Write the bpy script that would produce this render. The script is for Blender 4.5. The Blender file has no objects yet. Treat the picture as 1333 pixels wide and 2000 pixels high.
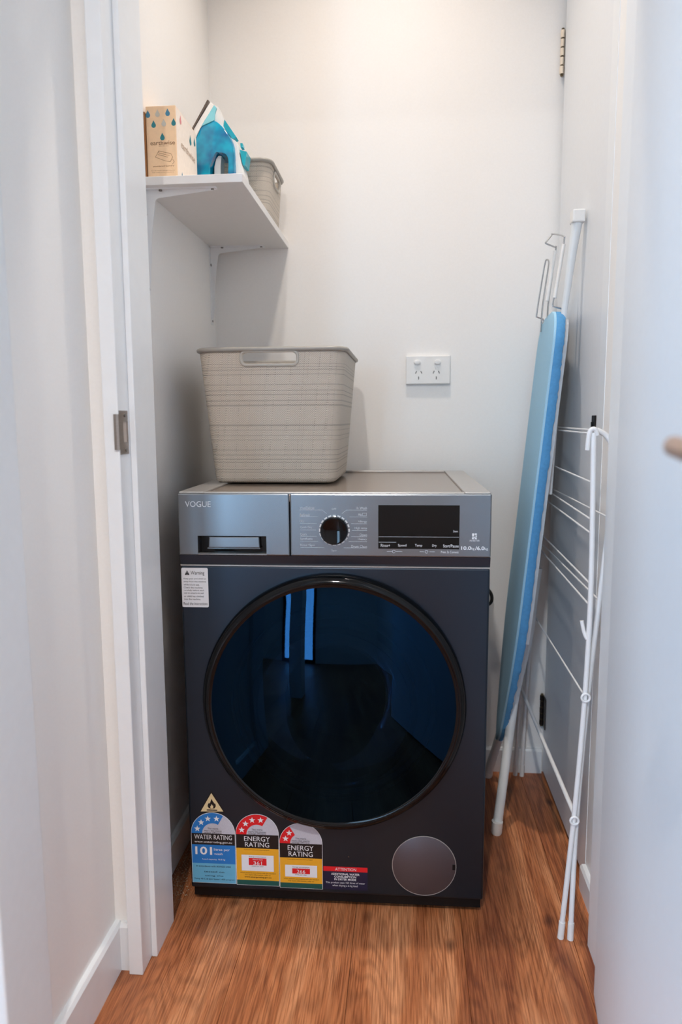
import bpy, bmesh, math, random
from mathutils import Vector, Matrix

random.seed(7)
scene = bpy.context.scene
COL = scene.collection
PI = math.pi

# ------------------------------------------------------------------ camera
cam_d = bpy.data.cameras.new('camera')
cam = bpy.data.objects.new('camera', cam_d)
COL.objects.link(cam)
scene.camera = cam
CAM_LOC = Vector((0.4382, -1.3442, 0.9936))
FW = Vector((-0.09017, 0.98772, -0.12755))
RT = Vector((0.99591, 0.09023, -0.0053))
UP = RT.cross(FW).normalized()
m3 = Matrix((RT, UP, -FW)).transposed()
cam.matrix_world = Matrix.Translation(CAM_LOC) @ m3.to_4x4()
cam_d.sensor_fit = 'VERTICAL'
cam_d.sensor_height = 36.0
cam_d.sensor_width = 24.0
cam_d.lens = 1405.6 / 2000 * 36
cam_d.clip_start = 0.02
cam_d.dof.use_dof = True
cam_d.dof.focus_distance = 1.50
cam_d.dof.aperture_fstop = 2.8

# ------------------------------------------------------------------ world and view
scene.view_settings.view_transform = 'Standard'
scene.view_settings.look = 'None'
scene.view_settings.gamma = 1.0
scene.view_settings.use_curve_mapping = False
scene.view_settings.exposure = 0.62
world = bpy.data.worlds.new('sky')
scene.world = world
world.use_nodes = True
bg = world.node_tree.nodes['Background']
bg.inputs[0].default_value = (0.42, 0.68, 1.0, 1)
bg.inputs[1].default_value = 2.0

def area_light(name, loc, rot, sx, sy, power, color, shape='RECTANGLE', spread=PI):
    d = bpy.data.lights.new(name, 'AREA')
    d.shape = shape
    d.size = sx
    if shape == 'RECTANGLE':
        d.size_y = sy
    d.energy = power
    d.color = color
    d.spread = spread
    o = bpy.data.objects.new(name, d)
    o.location = loc
    o.rotation_euler = rot
    COL.objects.link(o)
    return o

# daylight: a glazed door at the far end behind the camera and a window in the room to the left
WIN_X0, WIN_X1, WIN_Z1, ROOM_Y = -1.15, -0.35, 2.1, -4.0
SIDE_X, SIDE_Y0, SIDE_Y1, SIDE_Z0, SIDE_Z1 = -1.65, -2.40, -0.60, 0.25, 2.1
area_light('window_daylight', ((WIN_X0 + WIN_X1) / 2, ROOM_Y - 0.02, WIN_Z1 / 2), (-PI / 2, 0, PI),
           WIN_X1 - WIN_X0, WIN_Z1, 40.0, (0.46, 0.74, 1.0))
area_light('side_window_daylight', (SIDE_X - 0.02, (SIDE_Y0 + SIDE_Y1) / 2, (SIDE_Z0 + SIDE_Z1) / 2), (0, -PI / 2, 0),
           SIDE_Z1 - SIDE_Z0, SIDE_Y1 - SIDE_Y0, 16.0, (0.78, 0.90, 1.0))
# warm downlight in the closet ceiling
area_light('closet_downlight_beam', (0.39, 0.185, 2.675), (0, 0, 0), 0.085, 0.085, 2.75, (1.0, 0.89, 0.79), 'DISK', math.radians(92))
# white downlight in the hall ceiling behind the photographer
area_light('hall_downlight_beam', (0.20, -2.10, 2.675), (0, 0, 0), 0.085, 0.085, 21.0, (1.0, 0.965, 0.93), 'DISK', math.radians(150))

# ------------------------------------------------------------------ materials
def lin(c):
    out = []
    for v in c:
        v = v / 255.0
        out.append(v / 12.92 if v <= 0.04045 else ((v + 0.055) / 1.055) ** 2.4)
    return (out[0], out[1], out[2], 1.0)

MATS = {}
def mat(name, rgb, rough=0.5, metal=0.0, var=0.05, bump=0.0, scale=60.0, spec=0.5, coat=0.0, emit=None, estr=1.0, stretch=None):
    if name in MATS:
        return MATS[name]
    m = bpy.data.materials.new(name)
    m.use_nodes = True
    nt = m.node_tree
    b = nt.nodes['Principled BSDF']
    b.inputs['Roughness'].default_value = rough
    b.inputs['Metallic'].default_value = metal
    b.inputs['Specular IOR Level'].default_value = spec
    b.inputs['Coat Weight'].default_value = coat
    b.inputs['Coat Roughness'].default_value = 0.05
    c = lin(rgb)
    tc = nt.nodes.new('ShaderNodeTexCoord')
    mp = nt.nodes.new('ShaderNodeMapping')
    if stretch:
        mp.inputs['Scale'].default_value = stretch
    nt.links.new(tc.outputs['Object'], mp.inputs[0])
    n = nt.nodes.new('ShaderNodeTexNoise')
    n.inputs['Scale'].default_value = scale
    n.inputs['Detail'].default_value = 3
    nt.links.new(mp.outputs[0], n.inputs['Vector'])
    r = nt.nodes.new('ShaderNodeValToRGB')
    r.color_ramp.elements[0].color = tuple(max(0, v * (1 - var)) for v in c[:3]) + (1,)
    r.color_ramp.elements[1].color = tuple(min(1, v * (1 + var)) for v in c[:3]) + (1,)
    r.color_ramp.elements[0].position = 0.3
    r.color_ramp.elements[1].position = 0.7
    nt.links.new(n.outputs['Fac'], r.inputs[0])
    nt.links.new(r.outputs[0], b.inputs['Base Color'])
    if bump:
        bp = nt.nodes.new('ShaderNodeBump')
        bp.inputs['Strength'].default_value = bump
        bp.inputs['Distance'].default_value = 0.001
        nt.links.new(n.outputs['Fac'], bp.inputs['Height'])
        nt.links.new(bp.outputs[0], b.inputs['Normal'])
    if emit:
        b.inputs['Emission Color'].default_value = lin(emit)
        b.inputs['Emission Strength'].default_value = estr
    MATS[name] = m
    return m

wall_m = mat('wall_paint', (246, 243, 239), 0.62, var=0.012, bump=0.05, scale=220)
ceil_m = mat('ceiling_paint', (248, 247, 244), 0.8, var=0.01, scale=80)
trim_m = mat('trim_gloss_paint', (238, 240, 241), 0.28, var=0.012, bump=0.05, scale=40)
door_m = mat('door_paint', (234, 236, 238), 0.38, var=0.012, bump=0.05, scale=90)
melamine_m = mat('white_melamine', (235, 232, 229), 0.4, var=0.01)
whitemetal_m = mat('white_powder_coat', (238, 238, 238), 0.32, var=0.01)
whiteplastic_m = mat('white_plastic', (238, 237, 234), 0.3, var=0.01)
steel_m = mat('brushed_steel', (150, 140, 132), 0.32, 0.9, var=0.1, stretch=(1, 1, 20))
screw_m = mat('screw_steel', (130, 125, 120), 0.35, 0.9)
darkmetal_m = mat('dark_hinge_metal', (52, 48, 46), 0.35, 0.8)
brass_m = mat('pale_brass', (238, 224, 204), 0.35, 0.3)
black_m = mat('black_plastic', (9, 9, 10), 0.4, var=0.1, spec=0.3)
blackgloss_m = mat('black_gloss', (5, 5, 7), 0.05, var=0.05, spec=0.28)
rubber_m = mat('black_rubber', (12, 12, 12), 0.6)
washer_m = mat('metallic_titanium_paint', (52, 60, 70), 0.29, 0.85, var=0.10, scale=1400)
panel_m = mat('metallic_panel_plastic', (126, 130, 134), 0.27, 0.85, var=0.07, scale=1400)
band_m = mat('dark_grey_band', (54, 58, 68), 0.35, 0.6, var=0.08, scale=1200)
top_m = mat('washer_lid_warm_reflection', (146, 132, 120), 0.22, 0.35, var=0.04, scale=900)  # grey lid with its warm reflection mixed into the base colour
topedge_m = mat('washer_lid_edge', (172, 168, 164), 0.3, 0.35, var=0.03)
chrome_m = mat('dark_chrome', (120, 122, 124), 0.10, 1.0, var=0.02)
ring_m = mat('black_ring_gloss', (7, 8, 10), 0.10, 0.0, spec=0.3)
drum_m = mat('drum_steel', (70, 74, 80), 0.3, 0.9, var=0.15, scale=200)
gasket_m = mat('grey_gasket', (40, 42, 46), 0.5)
print_w = mat('print_white', (235, 236, 238), 0.5, var=0.01)
print_g = mat('print_grey', (205, 210, 216), 0.5, var=0.01)
print_k = mat('print_black', (12, 12, 14), 0.4, var=0.02)
print_navy = mat('print_navy', (14, 18, 52), 0.4, var=0.02)
print_red = mat('print_red', (222, 24, 34), 0.4, var=0.02)
print_blue = mat('print_blue', (32, 122, 200), 0.4, var=0.02)
print_lblue = mat('print_light_blue', (104, 180, 214), 0.4, var=0.02)
print_yel = mat('print_yellow', (238, 172, 40), 0.4, var=0.02)
print_green = mat('print_green', (16, 84, 76), 0.4, var=0.02)
print_cream = mat('print_cream', (228, 208, 160), 0.4, var=0.02)
print_silver = mat('print_silver', (196, 196, 206), 0.4, var=0.05, scale=500)
print_brown = mat('print_brown', (132, 92, 62), 0.6, var=0.05)
print_teal = mat('print_teal', (40, 128, 138), 0.6, var=0.05)
print_tblue = mat('print_slate_blue', (62, 128, 158), 0.6, var=0.05)
print_pgrey = mat('print_pale_grey', (206, 202, 190), 0.6, var=0.05)
print_pink = mat('print_pink', (226, 140, 140), 0.6, var=0.05)
carton_m = mat('kraft_carton', (248, 212, 172), 0.7, var=0.03, scale=120)
cartonside_m = mat('pale_carton', (244, 230, 216), 0.7, var=0.03, scale=120)
flap_m = mat('brown_carton_edge', (150, 100, 55), 0.75)
cover_m = mat('blue_cotton_cover', (160, 204, 230), 0.85, var=0.05, bump=0.25, scale=500)
hem_m = mat('hem_blue_hall_light', (84, 152, 204), 0.85, var=0.06, bump=0.4, scale=160)  # stronger blue than the cover: bluish hall light painted into the colour
wire_m = mat('silver_wire', (190, 192, 194), 0.25, 0.9)
legwhite_m = mat('leg_white', (226, 230, 232), 0.3, var=0.01)
sole_m = mat('iron_soleplate', (112, 100, 94), 0.3, 0.8)
turq_m = mat('turquoise_plastic', (20, 176, 196), 0.2, var=0.05)
wood_lever_m = mat('copper_lever', (196, 158, 134), 0.35, 0.6, var=0.04)
dust_m = mat('pale_lint', (178, 158, 134), 0.95, var=0.2, scale=300)
hose_m = mat('grey_hose', (190, 186, 180), 0.5)
bulb_m = mat('lamp_diffuser', (255, 240, 220), 0.5, emit=(255, 236, 210), estr=3.0)

def tank_material():
    m = bpy.data.materials.new('blue_water_tank')
    m.use_nodes = True
    nt = m.node_tree
    b = nt.nodes['Principled BSDF']
    b.inputs['Roughness'].default_value = 0.12
    b.inputs['Coat Weight'].default_value = 0.4
    tc = nt.nodes.new('ShaderNodeTexCoord')
    n = nt.nodes.new('ShaderNodeTexNoise')
    n.inputs['Scale'].default_value = 26
    n.inputs['Detail'].default_value = 2
    nt.links.new(tc.outputs['Object'], n.inputs['Vector'])
    r = nt.nodes.new('ShaderNodeValToRGB')
    r.color_ramp.elements[0].position = 0.36
    r.color_ramp.elements[0].color = lin((0, 92, 150))
    r.color_ramp.elements[1].position = 0.66
    r.color_ramp.elements[1].color = lin((0, 168, 204))
    nt.links.new(n.outputs['Fac'], r.inputs[0])
    nt.links.new(r.outputs[0], b.inputs['Base Color'])
    return m
tank_m = tank_material()
tankclear_m = mat('pale_clear_tank', (128, 200, 212), 0.12, var=0.06, scale=40, coat=0.4)

def glass_material(name, tint, gl_rough, base_reflect, gcol=(0.9, 0.95, 1.0, 1)):
    m = bpy.data.materials.new(name)
    m.use_nodes = True
    nt = m.node_tree
    for nd in list(nt.nodes):
        nt.nodes.remove(nd)
    out = nt.nodes.new('ShaderNodeOutputMaterial')
    tr = nt.nodes.new('ShaderNodeBsdfTransparent')
    tr.inputs[0].default_value = tint
    gl = nt.nodes.new('ShaderNodeBsdfGlossy')
    gl.inputs['Roughness'].default_value = gl_rough
    gl.inputs['Color'].default_value = gcol
    fr = nt.nodes.new('ShaderNodeFresnel')
    fr.inputs[0].default_value = base_reflect
    mx = nt.nodes.new('ShaderNodeMixShader')
    nt.links.new(fr.outputs[0], mx.inputs[0])
    nt.links.new(tr.outputs[0], mx.inputs[1])
    nt.links.new(gl.outputs[0], mx.inputs[2])
    nt.links.new(mx.outputs[0], out.inputs[0])
    return m
doorglass_m = glass_material('dark_tinted_glass', (0.04, 0.06, 0.085, 1), 0.015, 1.44, (0.12, 0.42, 0.9, 1))
bowlglass_m = glass_material('clear_bowl_glass', (0.75, 0.82, 0.9, 1), 0.03, 1.5)
winglass_m = glass_material('window_glass', (0.96, 0.98, 1.0, 1), 0.0, 1.45)

def weave_material():
    m = bpy.data.materials.new('woven_taupe_plastic')
    m.use_nodes = True
    nt = m.node_tree
    L = nt.links.new
    b = nt.nodes['Principled BSDF']
    b.inputs['Roughness'].default_value = 0.55
    tc = nt.nodes.new('ShaderNodeTexCoord')
    sp = nt.nodes.new('ShaderNodeSeparateXYZ')
    L(tc.outputs['Object'], sp.inputs[0])
    def math_n(op, a, bb=None):
        nd = nt.nodes.new('ShaderNodeMath')
        nd.operation = op
        for i, v in enumerate((a, bb)):
            if v is None:
                continue
            if isinstance(v, (int, float)):
                nd.inputs[i].default_value = v
            else:
                L(v, nd.inputs[i])
        return nd.outputs[0]
    u = math_n('ADD', sp.outputs[0], sp.outputs[1])
    z = sp.outputs[2]
    p = 2 * PI / 0.0046
    su = math_n('SINE', math_n('MULTIPLY', u, p))
    sz = math_n('SINE', math_n('MULTIPLY', z, p * 1.25))
    weave = math_n('MULTIPLY', su, sz)
    # irregular cords: noise that depends on height only, and one on width only
    def noise1(src, sc, off):
        cx = nt.nodes.new('ShaderNodeCombineXYZ')
        L(src, cx.inputs[0])
        cx.inputs[1].default_value = off
        n = nt.nodes.new('ShaderNodeTexNoise')
        n.inputs['Scale'].default_value = sc
        n.inputs['Detail'].default_value = 1
        L(cx.outputs[0], n.inputs['Vector'])
        return n.outputs['Fac']
    nz = noise1(z, 190, 3.1)
    nu = noise1(u, 120, 7.7)
    cord = math_n('GREATER_THAN', nz, 0.57)
    cordu = math_n('GREATER_THAN', nu, 0.56)
    h = math_n('SUBTRACT', math_n('MULTIPLY', weave, 0.5), math_n('ADD', math_n('MULTIPLY', cord, 0.7), math_n('MULTIPLY', math_n('MULTIPLY', cordu, sz), 0.5)))
    ramp = nt.nodes.new('ShaderNodeValToRGB')
    ramp.color_ramp.elements[0].position = 0.0
    ramp.color_ramp.elements[0].color = lin((136, 128, 118))
    ramp.color_ramp.elements[1].position = 0.75
    ramp.color_ramp.elements[1].color = lin((212, 200, 185))
    hh = math_n('MULTIPLY', math_n('ADD', h, 1.4), 0.5)
    L(hh, ramp.inputs[0])
    L(ramp.outputs[0], b.inputs['Base Color'])
    bp = nt.nodes.new('ShaderNodeBump')
    bp.inputs['Strength'].default_value = 0.6
    bp.inputs['Distance'].default_value = 0.0012
    L(h, bp.inputs['Height'])
    L(bp.outputs[0], b.inputs['Normal'])
    return m
weave_m = weave_material()
rim_m = mat('taupe_rim_plastic', (160, 155, 147), 0.4, var=0.02)
rimfine_m = mat('taupe_handle_rim', (186, 180, 170), 0.4, var=0.02)

def wood_material():
    m = bpy.data.materials.new('oak_vinyl_plank')
    m.use_nodes = True
    nt = m.node_tree
    L = nt.links.new
    b = nt.nodes['Principled BSDF']
    geo = nt.nodes.new('ShaderNodeNewGeometry')
    oi = nt.nodes.new('ShaderNodeObjectInfo')
    mul = nt.nodes.new('ShaderNodeMath'); mul.operation = 'MULTIPLY'; mul.inputs[1].default_value = 13.0
    L(oi.outputs['Random'], mul.inputs[0])
    cmb = nt.nodes.new('ShaderNodeCombineXYZ')
    L(mul.outputs[0], cmb.inputs[2])
    add = nt.nodes.new('ShaderNodeVectorMath'); add.operation = 'ADD'
    L(geo.outputs['Position'], add.inputs[0])
    L(cmb.outputs[0], add.inputs[1])
    # large wavy figure
    warp = nt.nodes.new('ShaderNodeTexNoise')
    mpw = nt.nodes.new('ShaderNodeMapping'); mpw.inputs['Scale'].default_value = (7, 2.2, 1)
    L(add.outputs[0], mpw.inputs[0]); L(mpw.outputs[0], warp.inputs['Vector'])
    warp.inputs['Scale'].default_value = 1.0; warp.inputs['Detail'].default_value = 3
    mp = nt.nodes.new('ShaderNodeMapping'); mp.inputs['Scale'].default_value = (16, 1.1, 1)
    L(add.outputs[0], mp.inputs[0])
    wv = nt.nodes.new('ShaderNodeVectorMath'); wv.operation = 'MULTIPLY_ADD'
    L(warp.outputs['Color'], wv.inputs[0]); wv.inputs[1].default_value = (2.2, 1.0, 0); L(mp.outputs[0], wv.inputs[2])
    fig = nt.nodes.new('ShaderNodeTexNoise'); fig.inputs['Scale'].default_value = 1.0; fig.inputs['Detail'].default_value = 5
    fig.inputs['Roughness'].default_value = 0.6
    L(wv.outputs[0], fig.inputs['Vector'])
    # growth rings: contour lines of a smooth stretched field close around knots
    mpr = nt.nodes.new('ShaderNodeMapping'); mpr.inputs['Scale'].default_value = (9.0, 1.5, 1)
    L(add.outputs[0], mpr.inputs[0])
    fld = nt.nodes.new('ShaderNodeTexNoise'); fld.inputs['Scale'].default_value = 1.0; fld.inputs['Detail'].default_value = 1.5
    fld.inputs['Distortion'].default_value = 0.25
    L(mpr.outputs[0], fld.inputs['Vector'])
    rm = nt.nodes.new('ShaderNodeMath'); rm.operation = 'MULTIPLY'; rm.inputs[1].default_value = 140.0
    L(fld.outputs['Fac'], rm.inputs[0])
    rs = nt.nodes.new('ShaderNodeMath'); rs.operation = 'SINE'
    L(rm.outputs[0], rs.inputs[0])
    rr = nt.nodes.new('ShaderNodeMapRange'); rr.inputs[1].default_value = -1; rr.inputs[2].default_value = 0.3; rr.inputs[3].default_value = 0.62; rr.inputs[4].default_value = 1.0
    L(rs.outputs[0], rr.inputs[0])
    # fine pores
    mpf = nt.nodes.new('ShaderNodeMapping'); mpf.inputs['Scale'].default_value = (520, 13, 1)
    L(add.outputs[0], mpf.inputs[0])
    fine = nt.nodes.new('ShaderNodeTexNoise'); fine.inputs['Scale'].default_value = 1.0; fine.inputs['Detail'].default_value = 4
    L(mpf.outputs[0], fine.inputs['Vector'])
    # knots
    mpk = nt.nodes.new('ShaderNodeMapping'); mpk.inputs['Scale'].default_value = (7.5, 5.0, 1)
    L(add.outputs[0], mpk.inputs[0])
    kv = nt.nodes.new('ShaderNodeVectorMath'); kv.operation = 'MULTIPLY_ADD'
    L(warp.outputs['Color'], kv.inputs[0]); kv.inputs[1].default_value = (0.5, 0.5, 0); L(mpk.outputs[0], kv.inputs[2])
    vor = nt.nodes.new('ShaderNodeTexVoronoi'); vor.inputs['Scale'].default_value = 1.0
    L(kv.outputs[0], vor.inputs['Vector'])
    kr = nt.nodes.new('ShaderNodeValToRGB')
    kr.color_ramp.elements[0].position = 0.03; kr.color_ramp.elements[0].color = (1, 1, 1, 1)
    kr.color_ramp.elements[1].position = 0.13; kr.color_ramp.elements[1].color = (0, 0, 0, 1)
    L(vor.outputs['Distance'], kr.inputs[0])
    ramp = nt.nodes.new('ShaderNodeValToRGB')
    e = ramp.color_ramp.elements
    e[0].position = 0.30; e[0].color = lin((132, 68, 38))
    e[1].position = 0.68; e[1].color = lin((228, 158, 110))
    mid = e.new(0.5); mid.color = lin((196, 122, 76))
    L(fig.outputs['Fac'], ramp.inputs[0])
    mxf = nt.nodes.new('ShaderNodeMixRGB'); mxf.blend_type = 'MULTIPLY'
    fr = nt.nodes.new('ShaderNodeValToRGB')
    fr.color_ramp.elements[0].position = 0.40; fr.color_ramp.elements[0].color = (0.50, 0.41, 0.34, 1)
    fr.color_ramp.elements[1].position = 0.56; fr.color_ramp.elements[1].color = (1, 1, 1, 1)
    L(fine.outputs['Fac'], fr.inputs[0])
    mxf.inputs[0].default_value = 0.8
    L(ramp.outputs[0], mxf.inputs[1]); L(fr.outputs[0], mxf.inputs[2])
    mxk = nt.nodes.new('ShaderNodeMixRGB')
    mxk.inputs[2].default_value = lin((58, 30, 20))
    mk = nt.nodes.new('ShaderNodeMath'); mk.operation = 'MULTIPLY'; mk.inputs[1].default_value = 0.75
    L(kr.outputs[0], mk.inputs[0]); L(mk.outputs[0], mxk.inputs[0])
    L(mxf.outputs[0], mxk.inputs[1])
    mxr = nt.nodes.new('ShaderNodeMixRGB'); mxr.blend_type = 'MULTIPLY'; mxr.inputs[0].default_value = 0.5
    L(mxk.outputs[0], mxr.inputs[1]); L(rr.outputs[0], mxr.inputs[2])
    hsv = nt.nodes.new('ShaderNodeHueSaturation')
    mr = nt.nodes.new('ShaderNodeMapRange'); mr.inputs[3].default_value = 0.86; mr.inputs[4].default_value = 1.12
    L(oi.outputs['Random'], mr.inputs[0]); L(mr.outputs[0], hsv.inputs['Value'])
    L(mxr.outputs[0], hsv.inputs['Color'])
    L(hsv.outputs[0], b.inputs['Base Color'])
    b.inputs['Roughness'].default_value = 0.42
    bp = nt.nodes.new('ShaderNodeBump'); bp.inputs['Strength'].default_value = 0.25; bp.inputs['Distance'].default_value = 0.0006
    L(fine.outputs['Fac'], bp.inputs['Height']); L(bp.outputs[0], b.inputs['Normal'])
    return m
wood_m = wood_material()

# ------------------------------------------------------------------ geometry helpers
ORIGIN = {}

def tag(o, label=None, cat=None, group=None, kind=None):
    if label: o['label'] = label
    if cat: o['category'] = cat
    if group: o['group'] = group
    if kind: o['kind'] = kind
    return o

def thing(name, label, cat, loc=(0, 0, 0), rotz=0.0, group=None):
    o = bpy.data.objects.new(name, None)
    o.empty_display_size = 0.05
    o.location = loc
    o.rotation_euler = (0, 0, rotz)
    COL.objects.link(o)
    ORIGIN[o] = Vector(loc)
    return tag(o, label, cat, group)

def obj(name, bm, material, parent=None, smooth=False, label=None, loc=None):
    """one mesh object; vertices are written in world (or thing) coordinates"""
    if isinstance(bm, Lines):
        return [obj(name, one, material, parent, smooth, label, loc) for one in bm]
    bmesh.ops.recalc_face_normals(bm, faces=bm.faces)
    off = ORIGIN.get(parent, Vector((0, 0, 0))) if parent else Vector(loc or (0, 0, 0))
    if off.length:
        bmesh.ops.translate(bm, verts=bm.verts, vec=-off)
    me = bpy.data.meshes.new(name)
    bm.to_mesh(me)
    bm.free()
    me.materials.append(material)
    if smooth:
        for p in me.polygons:
            p.use_smooth = True
        try:
            me.set_sharp_from_angle(angle=math.radians(40))
        except Exception:
            pass
    o = bpy.data.objects.new(name, me)
    COL.objects.link(o)
    if parent:
        o.parent = parent
    elif loc:
        o.location = loc
    ORIGIN[o] = off
    if label:
        o['label'] = label
    return o

def B(): return bmesh.new()

class Lines(list):
    """collects printed lines and marks; obj() makes each one an object of its own"""

def box(bm, x0, x1, y0, y1, z0, z1, bev=0.0, seg=2):
    vs = [bm.verts.new((x, y, z)) for x in (x0, x1) for y in (y0, y1) for z in (z0, z1)]
    idx = ((0, 1, 3, 2), (4, 6, 7, 5), (0, 4, 5, 1), (2, 3, 7, 6), (0, 2, 6, 4), (1, 5, 7, 3))
    fs = [bm.faces.new([vs[i] for i in f]) for f in idx]
    if bev > 0:
        es = list({e for f in fs for e in f.edges})
        bmesh.ops.bevel(bm, geom=es, offset=bev, segments=seg, affect='EDGES', profile=0.5)
    return bm

def bx(*a, **k): return box(B(), *a, **k)

def prism(bm, pts, axis, a0, a1, bev=0.0):
    """extrude a polygon: axis 'y' -> pts are (x,z); 'x' -> (y,z); 'z' -> (x,y)"""
    def mk(p, a):
        if axis == 'y': return (p[0], a, p[1])
        if axis == 'x': return (a, p[0], p[1])
        return (p[0], p[1], a)
    v0 = [bm.verts.new(mk(p, a0)) for p in pts]
    v1 = [bm.verts.new(mk(p, a1)) for p in pts]
    n = len(pts)
    f0 = bm.faces.new(v0)
    f1 = bm.faces.new(v1[::-1])
    for i in range(n):
        bm.faces.new((v0[i], v1[i], v1[(i + 1) % n], v0[(i + 1) % n]))
    if bev:
        bmesh.ops.bevel(bm, geom=list(f0.edges) + list(f1.edges), offset=bev, segments=2, affect='EDGES', profile=0.5)
    return bm

def flat(bm, pts, y):
    if isinstance(bm, Lines):
        bm.append(flat(B(), pts, y))
        return bm
    bm.faces.new([bm.verts.new((p[0], y, p[1])) for p in pts])
    return bm

def tube(bm, pts, r, seg=10, closed=False, radii=None, squash=None):
    pts = [Vector(p) for p in pts]
    n = len(pts)
    rings = []
    prev = None
    for i, p in enumerate(pts):
        if closed:
            t = (pts[(i + 1) % n] - pts[i - 1]).normalized()
        else:
            t = (pts[min(i + 1, n - 1)] - pts[max(i - 1, 0)]).normalized()
        if prev is None:
            ref = Vector((0, 1, 0)) if abs(t.y) < 0.9 else Vector((1, 0, 0))
            a = t.cross(ref).normalized()
        else:
            a = (prev - t * prev.dot(t)).normalized()
        prev = a
        b = t.cross(a)
        rr = radii[i] if radii else r
        sa, sb = squash or (1, 1)
        rings.append([bm.verts.new(p + (a * math.cos(2 * PI * k / seg) * sa + b * math.sin(2 * PI * k / seg) * sb) * rr) for k in range(seg)])
    m = n if closed else n - 1
    for i in range(m):
        r0, r1 = rings[i], rings[(i + 1) % n]
        for k in range(seg):
            bm.faces.new((r0[k], r0[(k + 1) % seg], r1[(k + 1) % seg], r1[k]))
    if not closed:
        bm.faces.new(rings[0][::-1])
        bm.faces.new(rings[-1])
    return bm

def smooth_path(pts, n=6):
    """Catmull-Rom through the points"""
    P = [Vector(p) for p in pts]
    out = []
    for i in range(len(P) - 1):
        p0, p1, p2, p3 = P[max(i - 1, 0)], P[i], P[i + 1], P[min(i + 2, len(P) - 1)]
        for k in range(n):
            t = k / n
            out.append(0.5 * ((2 * p1) + (p2 - p0) * t + (2 * p0 - 5 * p1 + 4 * p2 - p3) * t * t + (3 * p1 - p0 - 3 * p2 + p3) * t ** 3))
    out.append(P[-1])
    return out

def lathe_y(bm, prof, cx, cz, seg=96, cap0=False, cap1=False):
    """profile of (radius, y) turned about the y axis through (cx, cz)"""
    rings = []
    for r, y in prof:
        if r < 1e-6:
            rings.append([bm.verts.new((cx, y, cz))])
        else:
            rings.append([bm.verts.new((cx + r * math.cos(2 * PI * k / seg), y, cz + r * math.sin(2 * PI * k / seg))) for k in range(seg)])
    for a, b in zip(rings[:-1], rings[1:]):
        for k in range(seg):
            k2 = (k + 1) % seg
            if len(a) == 1 and len(b) == 1: continue
            if len(a) == 1: bm.faces.new((a[0], b[k2], b[k]))
            elif len(b) == 1: bm.faces.new((a[k], a[k2], b[0]))
            else: bm.faces.new((a[k], a[k2], b[k2], b[k]))
    if cap0 and len(rings[0]) > 1: bm.faces.new(rings[0])
    if cap1 and len(rings[-1]) > 1: bm.faces.new(rings[-1][::-1])
    return bm

def disc_pts(cx, cz, r, n=40, a0=0.0, a1=2 * PI):
    return [(cx + r * math.cos(a0 + (a1 - a0) * k / n), cz + r * math.sin(a0 + (a1 - a0) * k / n)) for k in range(n if abs(a1 - a0) > 6.28 else n + 1)]

_text_cache = {}
def text_mesh(txt, bold=False):
    """outline of a text in the built-in font as 2D triangles"""
    key = (txt, bold)
    if key in _text_cache:
        return _text_cache[key]
    cu = bpy.data.curves.new('lettering', 'FONT')
    cu.body = txt
    cu.resolution_u = 3
    if bold:
        cu.offset = 0.022
    o = bpy.data.objects.new('lettering', cu)
    COL.objects.link(o)
    bpy.context.view_layer.update()
    dg = bpy.context.evaluated_depsgraph_get()
    me = bpy.data.meshes.new_from_object(o.evaluated_get(dg))
    vs = [(v.co.x, v.co.y) for v in me.vertices]
    fs = [tuple(p.vertices) for p in me.polygons]
    bpy.data.objects.remove(o)
    bpy.data.curves.remove(cu)
    bpy.data.meshes.remove(me)
    _text_cache[key] = (vs, fs)
    return vs, fs

def add_text(bm, txt, x0, x1, z0, z1, y, bold=False, fit_h=True, plane='y', skew=0.0):
    """fit a line of text into a box on a plane that faces -y (or +x)"""
    if isinstance(bm, Lines):
        bm.append(add_text(B(), txt, x0, x1, z0, z1, y, bold, fit_h, plane, skew))
        return bm
    vs, fs = text_mesh(txt, bold)
    if not vs:
        return bm
    xa, xb = min(v[0] for v in vs), max(v[0] for v in vs)
    za, zb = min(v[1] for v in vs), max(v[1] for v in vs)
    sx = (x1 - x0) / (xb - xa)
    sz = (z1 - z0) / (zb - za)
    nv = []
    for v in vs:
        u = x0 + (v[0] - xa) * sx
        w = z0 + (v[1] - za) * sz
        if plane == 'y': nv.append(bm.verts.new((u, y, w)))
        else: nv.append(bm.verts.new((y, u, w)))
    for f in fs:
        try: bm.faces.new([nv[i] for i in f])
        except ValueError: pass
    return bm

def boolean_cut(bm, cutter_bms):
    """return bm minus the cutters"""
    me = bpy.data.meshes.new('tmp'); bmesh.ops.recalc_face_normals(bm, faces=bm.faces); bm.to_mesh(me); bm.free()
    o = bpy.data.objects.new('tmp', me); COL.objects.link(o)
    cs = []
    for cb in cutter_bms:
        bmesh.ops.recalc_face_normals(cb, faces=cb.faces)
        cm = bpy.data.meshes.new('tmpc'); cb.to_mesh(cm); cb.free()
        c = bpy.data.objects.new('tmpc', cm); COL.objects.link(c); cs.append(c)
        md = o.modifiers.new('b', 'BOOLEAN'); md.operation = 'DIFFERENCE'; md.object = c; md.solver = 'EXACT'
    bpy.context.view_layer.update()
    dg = bpy.context.evaluated_depsgraph_get()
    res = bpy.data.meshes.new_from_object(o.evaluated_get(dg))
    out = bmesh.new(); out.from_mesh(res)
    for c in cs:
        cm = c.data; bpy.data.objects.remove(c); bpy.data.meshes.remove(cm)
    bpy.data.objects.remove(o); bpy.data.meshes.remove(me); bpy.data.meshes.remove(res)
    return out

def struct(name, bm, m, label, parent=None, smooth=False):
    o = obj(name, bm, m, parent, smooth)
    if not parent:
        tag(o, label, None, None, 'structure')
        o['category'] = name.split('_')[0]
    return o

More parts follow.
